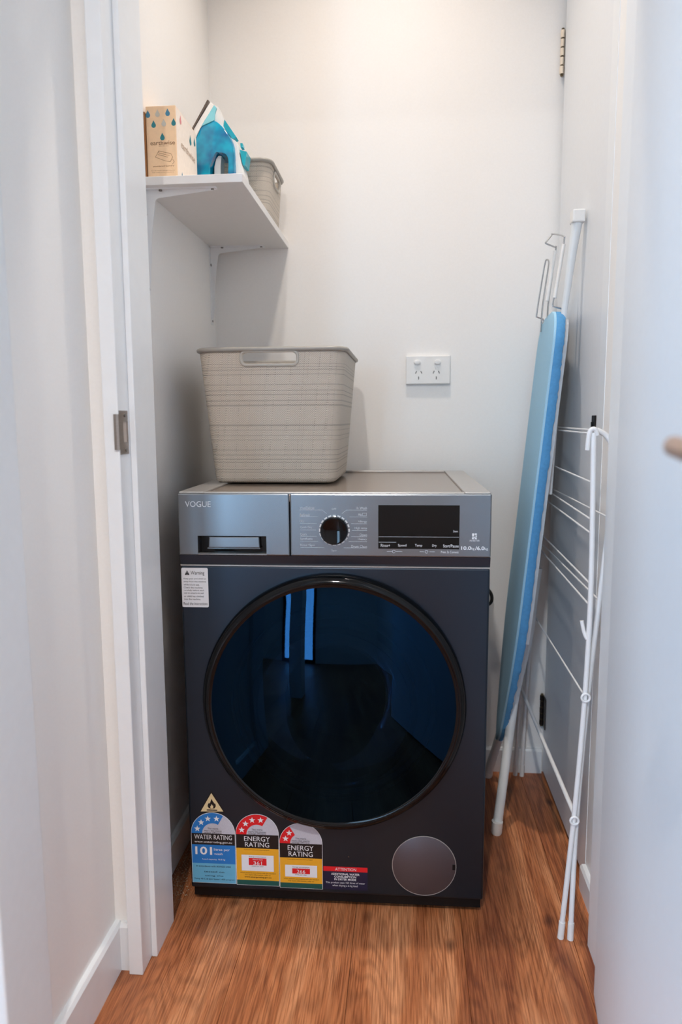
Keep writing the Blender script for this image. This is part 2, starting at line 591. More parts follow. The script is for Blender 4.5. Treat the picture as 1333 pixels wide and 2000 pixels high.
# ------------------------------------------------------------------ room shell
YB, XL, XR, ZC = 0.631, -0.083, 0.823, 2.7
YF0, YF1 = -0.188, -0.056          # hall face and closet face of the front wall
XHL, XHR = -0.086, 1.05            # hall walls

# floor: a dark underlay with planks laid along the depth of the closet
fl = struct('floor', bx(-1.8, 1.2, ROOM_Y - 0.1, YB + 0.02, -0.06, -0.0075), mat('floor_underlay', (40, 26, 18), 0.9), 'orange brown oak plank floor with dark grain and knots')
PW, PLEN = 0.2108, 1.80
x = 0.1305 - PW * 9
row = 0
while x < 1.15:
    off = (row * 0.43) % 0.65
    y = ROOM_Y - 0.1 - off
    while y < YB:
        y0, y1 = max(y, ROOM_Y - 0.08), min(y + PLEN, YB + 0.015)
        if y1 - y0 > 0.02:
            pb = bx(max(x, -1.78) + 0.0003, min(x + PW, 1.18) - 0.0003, y0 + 0.0003, y1 - 0.0003, -0.007, 0.0, bev=0.0007, seg=1)
            obj('plank', pb, wood_m, fl)
        y += PLEN
    x += PW
    row += 1

struct('wall_back', bx(-0.25, 1.0, YB, YB + 0.1, 0, ZC), wall_m, 'white painted back wall of the laundry closet')
struct('wall_left', bx(-0.25, XL, YF1, YB, 0, ZC), wall_m, 'white painted closet wall left of the washing machine')
# right wall: near part, strip over the cupboard door, and the cupboard's back
rb = B()
box(rb, XR, 0.98, YF1, 0.118, 0, ZC)
box(rb, XR, 0.98, 0.118, YB, 2.06, ZC)
box(rb, 0.90, 0.98, 0.118, YB, 0, 2.06)
struct('wall_right', rb, wall_m, 'white painted closet wall around the narrow cupboard door')
struct('ceiling', bx(-1.8, 1.2, ROOM_Y - 0.1, YB + 0.1, ZC, ZC + 0.08), ceil_m, 'white ceiling over closet and hall')
# front wall of the closet
struct('wall_front', bx(-0.25, 1.15, YF0 + 0.008, YF1, 2.06, ZC), wall_m, 'white wall above the closet doorway')
fb = B()
box(fb, 0.822, 1.15, YF0 + 0.008, YF1, 0, 2.06)
struct('wall_front_right', fb, wall_m, 'white wall beside the closet doorway on the hinge side')
fb = B()
box(fb, -0.25, -0.056, YF0 + 0.010, YF1, 0, 2.06)
struct('wall_front_left', fb, wall_m, 'narrow white wall return beside the latch side of the doorway')
# hall
hb = B()
box(hb, -0.20, XHL, -0.54, YF0 + 0.010, 0, ZC)
box(hb, -0.20, XHL, -1.42, -0.54, 2.06, ZC)
box(hb, -0.20, XHL, -1.60, -1.42, 0, ZC)
struct('wall_hall_left', hb, wall_m, 'white hall wall left of the closet doorway')
struct('wall_hall_right', bx(XHR, 1.15, ROOM_Y, YF0 + 0.008, 0, ZC), wall_m, 'white hall wall behind the open door')
hb = B()
box(hb, -1.75, -0.20, -0.26, -0.16, 0, ZC)
box(hb, -1.75, SIDE_X, ROOM_Y, SIDE_Y0, 0, ZC)
box(hb, -1.75, SIDE_X, SIDE_Y1, -0.26, 0, ZC)
box(hb, -1.75, SIDE_X, SIDE_Y0, SIDE_Y1, 0, SIDE_Z0)
box(hb, -1.75, SIDE_X, SIDE_Y0, SIDE_Y1, SIDE_Z1, ZC)
struct('wall_room_side', hb, wall_m, 'white side walls of the room behind the photographer')
hb = B()
box(hb, -1.75, WIN_X0, ROOM_Y - 0.1, ROOM_Y, 0, ZC)
box(hb, WIN_X1, 1.15, ROOM_Y - 0.1, ROOM_Y, 0, ZC)
box(hb, WIN_X0, WIN_X1, ROOM_Y - 0.1, ROOM_Y, WIN_Z1, ZC)
struct('wall_room_end', hb, wall_m, 'white end wall with the glazed door behind the photographer')

# glazed door behind the photographer
win = thing('window_1', 'tall glazed door letting daylight into the room', None, ((WIN_X0 + WIN_X1) / 2, ROOM_Y, 0))
win['kind'] = 'structure'
win['category'] = 'window'
wf = B()
xm = (WIN_X0 + WIN_X1) / 2
for a, b_ in ((WIN_X0, WIN_X0 + 0.06), (xm - 0.05, xm + 0.05), (WIN_X1 - 0.06, WIN_X1)):
    box(wf, a, b_, ROOM_Y + 0.0, ROOM_Y + 0.05, 0, WIN_Z1)
box(wf, WIN_X0 + 0.06, WIN_X1 - 0.06, ROOM_Y + 0.0, ROOM_Y + 0.05, WIN_Z1 - 0.06, WIN_Z1)
box(wf, WIN_X0 + 0.06, WIN_X1 - 0.06, ROOM_Y + 0.0, ROOM_Y + 0.05, 0, 0.08)
obj('window_frame', wf, mat('dark_aluminium', (60, 62, 64), 0.4, 0.5), win)
for a, b_ in ((WIN_X0 + 0.06, xm - 0.05), (xm + 0.05, WIN_X1 - 0.06)):
    obj('pane', bx(a, b_, ROOM_Y + 0.02, ROOM_Y + 0.026, 0.08, WIN_Z1 - 0.06), winglass_m, win)

win = thing('window_2', 'wide window of the room left of the hall', None, (SIDE_X, (SIDE_Y0 + SIDE_Y1) / 2, SIDE_Z0))
win['kind'] = 'structure'
win['category'] = 'window'
wf = B()
ym = (SIDE_Y0 + SIDE_Y1) / 2
for a, b_ in ((SIDE_Y0, SIDE_Y0 + 0.05), (ym - 0.03, ym + 0.03), (SIDE_Y1 - 0.05, SIDE_Y1)):
    box(wf, SIDE_X, SIDE_X + 0.04, a, b_, SIDE_Z0, SIDE_Z1)
box(wf, SIDE_X, SIDE_X + 0.04, SIDE_Y0 + 0.05, SIDE_Y1 - 0.05, SIDE_Z0, SIDE_Z0 + 0.05)
box(wf, SIDE_X, SIDE_X + 0.04, SIDE_Y0 + 0.05, SIDE_Y1 - 0.05, SIDE_Z1 - 0.05, SIDE_Z1)
obj('window_frame', wf, mat('dark_aluminium', (60, 62, 64), 0.4, 0.5), win)
for a, b_ in ((SIDE_Y0 + 0.05, ym - 0.03), (ym + 0.03, SIDE_Y1 - 0.05)):
    obj('pane', bx(SIDE_X + 0.015, SIDE_X + 0.02, a, b_, SIDE_Z0 + 0.05, SIDE_Z1 - 0.05), winglass_m, win)

# baseboards
def baseboard(name, pts, h, label):
    """pts: front-face polyline in plan, wall side on the left of travel; 12 mm board with chamfered top"""
    bm = B()
    for (xa, ya), (xb, yb) in zip(pts[:-1], pts[1:]):
        d = Vector((xb - xa, yb - ya, 0)); L = d.length; d.normalize()
        nrm = Vector((-d.y, d.x, 0))
        prof = [(0, 0), (0, h - 0.006), (0.004, h), (0.0125, h), (0.0125, 0)]
        rings = []
        for s in (0, L):
            rings.append([bm.verts.new(Vector((xa, ya, 0)) + d * s + nrm * p + Vector((0, 0, q))) for p, q in prof])
        for i in range(5):
            bm.faces.new((rings[0][i], rings[0][(i + 1) % 5], rings[1][(i + 1) % 5], rings[1][i]))
        bm.faces.new(rings[0]); bm.faces.new(rings[1][::-1])
    return struct(name, bm, trim_m, label)
baseboard('baseboard_back', [(XL, YB - 0.0125), (XR, YB - 0.0125)], 0.070, 'white baseboard along the closet back wall')
baseboard('baseboard_left', [(XL + 0.0125, YF1), (XL + 0.0125, YB - 0.0125)], 0.070, 'white baseboard along the wall left of the washing machine')
baseboard('baseboard_right', [(XR - 0.0125, 0.116), (XR - 0.0125, YF1)], 0.055, 'short white baseboard between cupboard door and doorway')
baseboard('baseboard_hall_left', [(XHL + 0.0125, -0.439), (XHL + 0.0125, YF0 + 0.010)], 0.090, 'white baseboard along the hall wall left of the doorway')
baseboard('baseboard_front_left', [(XHL + 0.0125, YF0 - 0.0028), (-0.0555, YF0 - 0.0028)], 0.090, 'tiny white baseboard return beside the door jamb')

# door frame (left jamb with strike plate, right jamb, head)
tj = B()
box(tj, -0.0555, -0.030, YF0 - 0.012, YF1, 0, 2.04, bev=0.0015)
lj = tag(struct('trim_1', tj, trim_m, 'white door jamb with steel strike plate left of the closet opening'), None)
obj('door_stop', bx(-0.030, -0.0195, YF0 + 0.034, YF1, 0, 2.03, bev=0.0015), trim_m, lj)
# strike plate on the reveal of the jamb with a curved lip towards the hall
sp = B()
yA, yB_ = YF0 - 0.010, YF0 + 0.026
box(sp, -0.0302, -0.0288, yA, yB_, 0.938, 1.010, bev=0.0004, seg=1)
sp = boolean_cut(sp, [bx(-0.04, -0.02, YF0 + 0.005, YF0 + 0.021, 0.958, 0.992)])
sp_o = obj('strike_plate', sp, steel_m, lj, label='steel strike plate with latch hole')
lip = B()
for k in range(6):
    pass
prof = [(-0.0288, YF0 - 0.009), (-0.0290, YF0 - 0.0135), (-0.0325, YF0 - 0.0155), (-0.0370, YF0 - 0.0150),
        (-0.0370, YF0 - 0.0136), (-0.0325, YF0 - 0.0140), (-0.0302, YF0 - 0.0124), (-0.0302, YF0 - 0.009)]
prism(lip, prof, 'z', 0.946, 1.004)
obj('strike_lip', lip, steel_m, sp_o)
obj('latch_pocket', bx(-0.0301, -0.0296, YF0 + 0.0048, YF0 + 0.0212, 0.9578, 0.9922), mat('raw_pine_pocket', (190, 176, 164), 0.7), sp_o)
for zz in (0.9455, 1.0025):
    s = B(); tube(s, [(-0.0290, YF0 + 0.013, zz), (-0.0277, YF0 + 0.013, zz)], 0.0034, 14)
    obj('screw', s, screw_m, sp_o)

tr = B()
box(tr, 0.797, 0.8215, YF0 - 0.004, YF1, 0, 2.04, bev=0.0015)
rj = struct('trim_2', tr, trim_m, 'white door jamb on the hinge side of the closet opening')
obj('door_stop', bx(0.7865, 0.797, YF0 + 0.034, YF1, 0, 2.03, bev=0.0015), trim_m, rj)
struct('trim_3', bx(-0.0555, 0.8215, YF0 - 0.004, YF1, 2.04, 2.06), trim_m, 'white door head above the closet opening')
# architrave of the hall door at the very left of the picture
ar = B()
box(ar, XHL, XHL + 0.017, -0.552, -0.440, 0, 2.10, bev=0.003)
struct('trim_4', ar, mat('architrave_satin', (232, 234, 235), 0.7, var=0.012, spec=0.2), 'white architrave at the left edge of the picture')
struct('trim_5', bx(-0.20, XHL + 0.002, -0.5525, -0.540, 0, 2.06), trim_m, 'white lining of the opening to the room on the left')

# cupboard door in the right wall
d2 = thing('door_2', 'narrow flat cupboard door behind the clothes airer', None, (XR, 0.39, 0))
d2['kind'] = 'structure'; d2['category'] = 'door'
obj('leaf', bx(XR + 0.001, XR + 0.037, 0.168, YB - 0.018, 0.014, 2.045, bev=0.0015), door_m, d2)
obj('latch_plate', bx(XR - 0.0025, XR + 0.004, 0.178, 0.203, 0.970, 0.999, bev=0.0008, seg=1), darkmetal_m, d2, label='small dark latch plate')
obj('latch_tongue', bx(XR - 0.006, XR - 0.002, 0.1885, 0.1945, 0.974, 0.986, bev=0.001, seg=1), black_m, d2)
jb = B()
box(jb, XR - 0.0012, XR + 0.030, 0.118, 0.1635, 0, 2.05, bev=0.0008)
obj('jamb', jb, trim_m, d2)
for z0, z1, mm, lb in ((1.845, 1.950, brass_m, 'pale brass hinge knuckle'), (0.142, 0.230, darkmetal_m, 'dark hinge knuckle')):
    hk = B()
    n = 5
    h = (z1 - z0) / n
    for k in range(n):
        tube(hk, [(XR - 0.004, YB - 0.009, z0 + h * k + 0.0018), (XR - 0.004, YB - 0.009, z0 + h * (k + 1) - 0.0018)], 0.0058 if k % 2 == 0 else 0.0052, 14)
    ho = obj('hinge', hk, mm, d2, smooth=True, label=lb)
    obj('hinge_pin', tube(B(), [(XR - 0.004, YB - 0.009, z0 - 0.003), (XR - 0.004, YB - 0.009, z1 + 0.003)], 0.0035, 10), mat('hinge_pin_dark', (96, 84, 60), 0.4, 0.6), ho)
    if mm is darkmetal_m:
        obj('hinge_leaf', bx(XR - 0.0015, XR + 0.0005, YB - 0.045, YB - 0.012, z0, z1), mm, ho)

# closet door, opened towards the photographer
HX, HY = 0.801, YF0 - 0.002
ANG = math.radians(-8.0)          # the leaf leans a little into the hall
d1 = bpy.data.objects.new('door_1', None)
COL.objects.link(d1)
d1.location = (HX, HY, 0)
d1.rotation_euler = (0, 0, ANG)
tag(d1, 'pale open door in the right foreground with copper lever handle', 'door', None, 'structure')
ORIGIN[d1] = Vector((0, 0, 0))
# local: leaf runs along -y, inner face at x = -0.036
obj('leaf', bx(-0.036, 0.0, -0.812, -0.002, 0.010, 2.03, bev=0.0025), door_m, d1)
rose = B(); lathe_x = None
tube(rose, [(-0.036, -0.752, 0.973), (-0.044, -0.752, 0.973)], 0.026, 32)
obj('rose', rose, wood_lever_m, d1, smooth=True)
lv = B()
tube(lv, smooth_path([(-0.044, -0.752, 0.973), (-0.078, -0.752, 0.973), (-0.088, -0.742, 0.973), (-0.090, -0.71, 0.973), (-0.088, -0.655, 0.974)], 5), 0.0072, 16)
obj('lever', lv, wood_lever_m, d1, smooth=True, label='copper coloured lever')

# ceiling downlights
for (lx, ly, lb) in ((0.39, 0.185, 'round recessed downlight above the washing machine'), (0.20, -2.10, 'round recessed downlight in the hall ceiling')):
    t = thing('downlight', lb, 'ceiling light', (lx, ly, ZC))
    rg = B()
    prof = [(0.048, 0.0), (0.062, 0.0), (0.060, -0.006), (0.050, -0.009)]
    rings = [[rg.verts.new((lx + r * math.cos(2 * PI * k / 40), ly + r * math.sin(2 * PI * k / 40), ZC + z)) for k in range(40)] for r, z in prof]
    for a in range(4):
        for k in range(40):
            rg.faces.new((rings[a][k], rings[a][(k + 1) % 40], rings[(a + 1) % 4][(k + 1) % 40], rings[(a + 1) % 4][k]))
    obj('trim_ring', rg, whiteplastic_m, t)
    db = B(); tube(db, [(lx, ly, ZC - 0.001), (lx, ly, ZC - 0.004)], 0.048, 32)
    obj('diffuser', db, bulb_m, t)

# ------------------------------------------------------------------ washing machine
WM = thing('washing_machine', 'dark titanium front-loading washer dryer with round black door', 'washing machine', (0, 0, 0), 0.014)
W, H, D = 0.597, 0.857, 0.570
DCX, DCZ, DR = 0.2985, 0.4435, 0.2575
body = bx(0.0, W, 0.0, D, 0.035, 0.7135, bev=0.004)
hole = B(); lathe_y(hole, [(0.205, -0.05), (0.205, 0.30)], DCX, DCZ, 64, True, True)
body = boolean_cut(body, [hole])
obj('body', body, washer_m, WM)
obj('upper_body', bx(0.003, W - 0.003, 0.012, D, 0.7135, 0.838), washer_m, WM)
obj('plinth', bx(0.004, W - 0.004, 0.010, D - 0.01, 0.012, 0.035), black_m, WM)
for fx in (0.05, W - 0.05):
    for fy in (0.05, D - 0.06):
        f = B(); tube(f, [(fx, fy, 0.0), (fx, fy, 0.014)], 0.022, 20)
        obj('foot', f, rubber_m, WM)
# lid with a sunken middle panel and raised edges
lid = B()
box(lid, 0.0, W, 0.0, D + 0.004, 0.838, 0.8535, bev=0.003)
lo = obj('lid', lid, top_m, WM)
obj('lid_edge', bx(W - 0.050, W - 0.0005, 0.004, D + 0.002, 0.8525, 0.8575, bev=0.002), topedge_m, lo)
obj('lid_edge', bx(0.0005, 0.050, 0.004, D + 0.002, 0.8525, 0.8575, bev=0.002), topedge_m, lo)
obj('lid_edge', bx(0.050, W - 0.050, D - 0.012, D + 0.002, 0.8525, 0.8585, bev=0.002), topedge_m, lo)
obj('lid_edge', bx(0.050, W - 0.050, 0.001, 0.016, 0.8525, 0.8568, bev=0.0015), topedge_m, lo)
# control panel: drawer front on the left, fascia on the right, dark band under both
cp = bx(0.2180, W, -0.004, 0.014, 0.7345, 0.8545, bev=0.0025)
cp_o = obj('control_panel', cp, panel_m, WM)
dr = bx(0.0, 0.2164, -0.004, 0.014, 0.7345, 0.8545, bev=0.0025)
dr = boolean_cut(dr, [bx(0.0375, 0.1715, -0.02, 0.010, 0.7375, 0.7725)])
dr_o = obj('detergent_drawer', dr, panel_m, WM)
obj('handle_recess', bx(0.0370, 0.1720, 0.0095, 0.0125, 0.7370, 0.7730), blackgloss_m, dr_o)
gr = B(); prism(gr, [(0.0575, 0.7490), (0.1580, 0.7490), (0.1570, 0.7705), (0.0590, 0.7705)], 'y', -0.0025, 0.009, bev=0.002)
obj('drawer_grip', gr, panel_m, dr_o)
obj('grip_lip', tube(B(), [(0.0560, -0.0015, 0.7480), (0.1590, -0.0015, 0.7480)], 0.0018, 10), chrome_m, dr_o)
obj('recess_sill', bx(0.0375, 0.1715, -0.0038, 0.009, 0.7358, 0.7376), topedge_m, dr_o)
bd = B(); prism(bd, [(-0.0035, 0.7345), (0.003, 0.7150), (0.012, 0.7150), (0.012, 0.7345)], 'x', 0.0, W)
obj('dark_band', bd, band_m, WM)
obj('seam_strip', bx(0.0005, W - 0.0005, -0.0008, 0.006, 0.7128, 0.7150), topedge_m, WM)

# lettering on the drawer and panel
YP = -0.0045
lt = Lines(); add_text(lt, 'VOGUE', 0.0150, 0.0650, 0.8285, 0.8395, YP)
obj('lettering', lt, print_g, dr_o, label='VOGUE brand lettering')

def PX(px): return 0.3027 + (px - 654) * 0.000968
def PZ(py): return 0.8334 - (py - 986) * 0.000965
lt = Lines()
left = [(992, 'Wool/Delicate', 586, 615, 996), (1006, 'Refresh', 586, 606, 1009.5), (1019, 'Dry', 586, 594, 1023), (1031, 'Quick Dry', 586, 610, 1036), (1045, 'Quick', 586, 600, 1048.5), (1054, 'Synthetic', 586, 611, 1058.5), (1066.5, 'Rinse+Spin', 586, 615, 1071)]
right = [(992, '1h Wash', 697, 718, 996), (1005, 'Mix', 701, 708, 1009.5), (1019, 'Allergy', 700, 718, 1023), (1032, 'High temp', 694, 718, 1036.5), (1045, 'Down', 704, 718, 1048.5), (1054, 'Heavy', 700, 718, 1058.5), (1068, 'Drum Clean', 687, 718, 1071)]
for py, s, a, b_, _ in left + right:
    add_text(lt, s, PX(a), PX(b_), PZ(py + 2.6), PZ(py - 2.6), YP)
add_text(lt, 'OFF', PX(649), PX(658), PZ(996), PZ(992), YP)
add_text(lt, 'Spin', PX(648), PX(659), PZ(1079.5), PZ(1074), YP)
obj('lettering', lt, print_g, cp_o)
ln = Lines()
def thin(x0, z0, x1, z1, w=0.0003, y=YP):
    d = Vector((x1 - x0, z1 - z0)); d.normalize(); n = Vector((-d.y, d.x)) * w
    flat(ln, [(x0 - n.x, z0 - n.y), (x1 - n.x, z1 - n.y), (x1 + n.x, z1 + n.y), (x0 + n.x, z0 + n.y)], y)
for py, s, a, b_, ly in left:
    e = 628 if 996 < ly < 1071 else 632
    e = {996: 630, 1009.5: 622, 1023: 619, 1036: 618, 1048.5: 619, 1058.5: 622, 1071: 634}[ly]
    thin(PX(586), PZ(ly), PX(e), PZ(ly))
for py, s, a, b_, ly in right:
    e = {996: 678, 1009.5: 684, 1023: 687, 1036.5: 688, 1048.5: 687, 1058.5: 682, 1071: 672}[ly]
    thin(PX(718), PZ(ly), PX(e), PZ(ly))
thin(PX(630), PZ(996), PX(639), PZ(1003)); thin(PX(678), PZ(996), PX(669), PZ(1003))
# small basin icon beside Mix
for a in ((709, 1002, 717, 1002), (709, 1002, 709, 1007), (717, 1002, 717, 1007), (709, 1007, 717, 1007)):
    thin(PX(a[0]), PZ(a[1]), PX(a[2]), PZ(a[3]))
# icons and small print under the display
for a, b_ in ((757, 767), (774, 787), (821, 829), (840, 850)):
    thin(PX(a), PZ(1077.5), PX(b_), PZ(1077.5), 0.00035)
for c in (770.5, 834):
    pts = [(PX(c) + 0.0028 * math.cos(q * PI / 6), PZ(1077.5) + 0.0028 * math.sin(q * PI / 6)) for q in range(12)]
    for q in range(11):
        thin(pts[q][0], pts[q][1], pts[q + 1][0], pts[q + 1][1], 0.0004)
obj('guide_line', ln, print_g, cp_o)
lt = Lines()
add_text(lt, 'Press 3s Connect', PX(862), PX(896), PZ(1080), PZ(1075.5), YP)
add_text(lt, '10.0', PX(901), PX(920), PZ(1073.2), PZ(1066), YP, True)
add_text(lt, 'kg', PX(920.5), PX(926.5), PZ(1074.2), PZ(1068), YP)
add_text(lt, '/6.0', PX(927.5), PX(945.5), PZ(1073.4), PZ(1066), YP, True)
add_text(lt, 'kg', PX(946), PX(952.5), PZ(1074.4), PZ(1068), YP)
add_text(lt, 'INVERTER', PX(917), PX(936), PZ(1056.5), PZ(1053.3), YP)
obj('lettering', lt, print_w, cp_o)
em = Lines()
for (a, b_, c, d_) in ((921.5, 1040.5, 925.5, 1046), (926.5, 1040.5, 930.5, 1043.5), (928, 1044.5, 930.5, 1047.5), (921.5, 1047, 927, 1049), (921.5, 1049.6, 925, 1052), (926.5, 1048.5, 930.5, 1052)):
    flat(em, [(PX(a), PZ(d_)), (PX(c), PZ(d_)), (PX(c), PZ(b_)), (PX(a), PZ(b_))], YP)
obj('emblem', em, print_w, cp_o)
# dial
dl = Lines()
KX, KZ = 0.3027, 0.7850
for k in range(20):
    a = 2 * PI * (k + 0.5) / 20 + PI / 20 * 1.0
    w = 0.104
    pts = [(KX + r * math.cos(a + s), KZ + r * math.sin(a + s)) for r, s in ((0.0268, -w), (0.0268, w), (0.0296, w), (0.0296, -w))]
    flat(dl, pts, YP)
obj('dial_mark', dl, print_w, cp_o)
kb = B()
lathe_y(kb, [(0.0262, -0.004), (0.0258, -0.018), (0.0240, -0.0205), (0.0225, -0.0198), (0.0, -0.0215)], KX, KZ, 64)
ko = obj('dial', kb, blackgloss_m, WM, smooth=True, label='glossy black programme dial')
obj('dial_ring', lathe_y(B(), [(0.0269, -0.004), (0.0269, -0.0065), (0.0258, -0.0070)], KX, KZ, 64), chrome_m, ko, smooth=True)
# display
dp = obj('display', bx(PX(740), PX(897), -0.0050, -0.003, PZ(1072), PZ(986)), blackgloss_m, WM, label='black glass display')
lt = Lines()
YD = -0.0054
for s, a, b_ in (('Rinse+', 745, 763), ('Speed', 778.5, 795), ('Temp', 811.5, 825.5), ('Dry', 845, 853.5), ('Start/Pause', 866, 896)):
    add_text(lt, s, PX(a), PX(b_), PZ(1068.5), PZ(1062.5), YD)
add_text(lt, '3sec', PX(885), PX(894), PZ(1038.5), PZ(1034.5), YD)
obj('lettering', lt, print_w, dp)
ln = Lines()
thin(PX(741), PZ(1048.2), PX(896), PZ(1048.2), 0.0003, YD); thin(PX(741), PZ(1059), PX(775), PZ(1059), 0.0003, YD)
obj('guide_line', ln, print_g, dp)

# drum, gasket and door
dm = B()
lathe_y(dm, [(0.204, 0.02), (0.17, 0.03), (0.172, 0.05), (0.22, 0.06), (0.22, 0.29), (0.0, 0.29)], DCX, DCZ, 64)
obj('drum', dm, drum_m, WM, smooth=True)
gk = B()
pts = [(DCX + 0.178 * math.cos(2 * PI * k / 64), 0.022, DCZ + 0.178 * math.sin(2 * PI * k / 64)) for k in range(64)]
tube(gk, pts, 0.016, 12, closed=True)
obj('gasket', gk, gasket_m, WM, smooth=True)
dring = B()
lathe_y(dring, [(0.200, -0.0005), (DR - 0.004, -0.0005), (DR, -0.004), (DR - 0.0005, -0.018), (DR - 0.005, -0.027), (DR - 0.012, -0.031), (0.2405, -0.0315), (0.2365, -0.029), (0.2350, -0.022), (0.200, -0.018), (0.200, -0.0005)], DCX, DCZ, 128)
do = obj('door', dring, ring_m, WM, smooth=True, label='round black door ring')
obj('ring_bead', lathe_y(B(), [(DR - 0.0115, -0.0312), (DR - 0.0125, -0.0322), (DR - 0.0150, -0.0322), (DR - 0.016, -0.0312)], DCX, DCZ, 128), ring_m, do, smooth=True)
gl = B()
prof = []
N = 16
R0, SAG = 0.2375, 0.030
for k in range(N + 1):
    r = R0 * (1 - k / N)
    prof.append((r, -0.0285 - SAG * (1 - (r / R0) ** 2)))
lathe_y(gl, prof, DCX, DCZ, 96)
obj('door_glass', gl, doorglass_m, do, smooth=True, label='dark tinted convex glass')
bw = B()
lathe_y(bw, [(0.165, -0.012), (0.150, -0.006), (0.135, 0.03), (0.115, 0.085), (0.09, 0.105), (0.0, 0.115)], DCX, DCZ - 0.01, 64)
obj('glass_bowl', bw, bowlglass_m, do, smooth=True)
br = B()
pts = [(DCX + 0.158 * math.cos(2 * PI * k / 64), -0.010, DCZ - 0.01 + 0.158 * math.sin(2 * PI * k / 64)) for k in range(64)]
tube(br, pts, 0.005, 8, closed=True)
obj('bowl_rim', br, chrome_m, do, smooth=True)

# filter cover
fc = B()
lathe_y(fc, [(0.0632, 0.001), (0.0632, -0.0012), (0.0622, -0.0018), (0.0, -0.0018)], 0.4785, 0.1047, 72)
fo = obj('filter_cover', fc, mat('filter_cover_grey', (98, 92, 96), 0.4, 0.7, var=0.08, scale=1200), WM, smooth=True, label='round filter cover')
pts = [(0.4785 + 0.0634 * math.cos(2 * PI * k / 72), -0.001, 0.1047 + 0.0634 * math.sin(2 * PI * k / 72)) for k in range(72)]
obj('cover_rim', tube(B(), pts, 0.0009, 6, closed=True), topedge_m, fo, smooth=True)
obj('finger_slot', bx(0.4785 + 0.0565, 0.4785 + 0.0625, -0.0024, -0.0015, 0.099, 0.111, bev=0.0003, seg=1), black_m, fo)
pinh = B(); tube(pinh, [(0.327, -0.0012, 0.118), (0.327, 0.001, 0.118)], 0.0012, 8)
obj('panel_screw', pinh, chrome_m, WM)

# --- stickers
Y0, Y1_, Y2_, Y3_ = -0.0004, -0.0007, -0.0010, -0.0013
def rect(x0, x1, z0, z1): return [(x0, z0), (x1, z0), (x1, z1), (x0, z1)]
def sheet(name, pts, m, label):
    b = B(); prism(b, pts, 'y', Y0, 0.0002)
    return obj(name, b, m, WM, label=label)
def patch(name, pts, m, par, y=Y1_):
    return obj(name, flat(B(), pts, y), m, par)
def arch(x0, x1, z0, z1, n=24):
    r = (x1 - x0) / 2; cx = (x0 + x1) / 2; cz = z1 - r
    return [(x0, z0), (x1, z0)] + [(cx + r * math.cos(PI * k / n), cz + r * math.sin(PI * k / n)) for k in range(n + 1)]
def star(cx, cz, r):
    return [(cx + (r if k % 2 == 0 else r * 0.42) * math.cos(PI / 2 + k * PI / 5), cz + (r if k % 2 == 0 else r * 0.42) * math.sin(PI / 2 + k * PI / 5)) for k in range(10)]
def rating(x0, x1, z0, z1, color, end_deg, stars, label, more):
    sh = sheet('rating_sticker', arch(x0, x1, z0, z1), print_w, label)
    g = 0.0008
    r = (x1 - x0) / 2 - g; cx = (x0 + x1) / 2; cz = z1 - g - r
    patch('rating_dial', [(cx + r * math.cos(PI * k / 24), cz + r * math.sin(PI * k / 24)) for k in range(25)], print_silver, sh)
    a1 = math.radians(end_deg); n = 20
    outer = [(cx + r * math.cos(PI + (a1 - PI) * k / n), cz + r * math.sin(PI + (a1 - PI) * k / n)) for k in range(n + 1)]
    inner = [(cx + 0.5 * r * math.cos(PI + (a1 - PI) * k / n), cz + 0.5 * r * math.sin(PI + (a1 - PI) * k / n)) for k in range(n + 1)]
    b = B()
    for k in range(n):
        flat(b, [outer[k], outer[k + 1], inner[k + 1], inner[k]], Y2_)
    obj('rating_band', b, color, sh)
    b = Lines()
    for a in stars:
        flat(b, star(cx + 0.75 * r * math.cos(math.radians(a)), cz + 0.75 * r * math.sin(math.radians(a)), 0.0068), Y3_)
    obj('rating_star', b, print_w, sh)
    b = Lines()
    add_text(b, 'The more', cx - 0.011, cx + 0.011, cz + 0.0095, cz + 0.0130, Y3_)
    add_text(b, 'stars the more', cx - 0.018, cx + 0.018, cz + 0.0048, cz + 0.0083, Y3_)
    add_text(b, 'water efficient' if color is print_blue else 'energy efficient', cx - 0.018, cx + 0.018, cz + 0.0006, cz + 0.0040, Y3_)
    obj('lettering', b, print_k, sh)
    more(sh, x0 + g, x1 - g, z0 + g, cz)
    return sh
def water(sh, x0, x1, z0, cz):
    cx = (x0 + x1) / 2
    patch('black_panel', rect(x0, x1, 0.1315, cz), print_k, sh)
    patch('blue_panel', rect(x0, x1, 0.0905, 0.1315), print_blue, sh)
    patch('light_blue_panel', rect(x0, x1, z0, 0.0905), print_lblue, sh)
    b = Lines()
    add_text(b, 'WATER RATING', x0 + 0.006, x1 - 0.006, 0.1435, 0.1535, Y2_)
    add_text(b, 'www.waterrating.gov.au', x0 + 0.006, x1 - 0.006, 0.1340, 0.1400, Y2_)
    add_text(b, '101', x0 + 0.007, x0 + 0.042, 0.1095, 0.1270, Y2_, True)
    add_text(b, 'litres per', x0 + 0.046, x0 + 0.079, 0.1175, 0.1245, Y2_)
    add_text(b, 'wash', x0 + 0.046, x0 + 0.064, 0.1100, 0.1150, Y2_)
    add_text(b, 'Load capacity 10.0 kg', x0 + 0.022, x0 + 0.069, 0.0975, 0.1015, Y2_)
    obj('lettering', b, print_w, sh)
    b = Lines()
    add_text(b, 'In accordance with AS/NZS 6400', x0 + 0.008, x1 - 0.010, 0.0825, 0.0862, Y2_)
    add_text(b, 'tested on', x0 + 0.024, x1 - 0.024, 0.0705, 0.0742, Y2_)
    add_text(b, 'using the', x0 + 0.026, x1 - 0.026, 0.0610, 0.0652, Y2_)
    add_text(b, 'Temp 40 C & Spin Speed 1400 program', x0 + 0.003, x1 - 0.003, 0.0535, 0.0578, Y2_)
    obj('lettering', b, print_navy, sh)
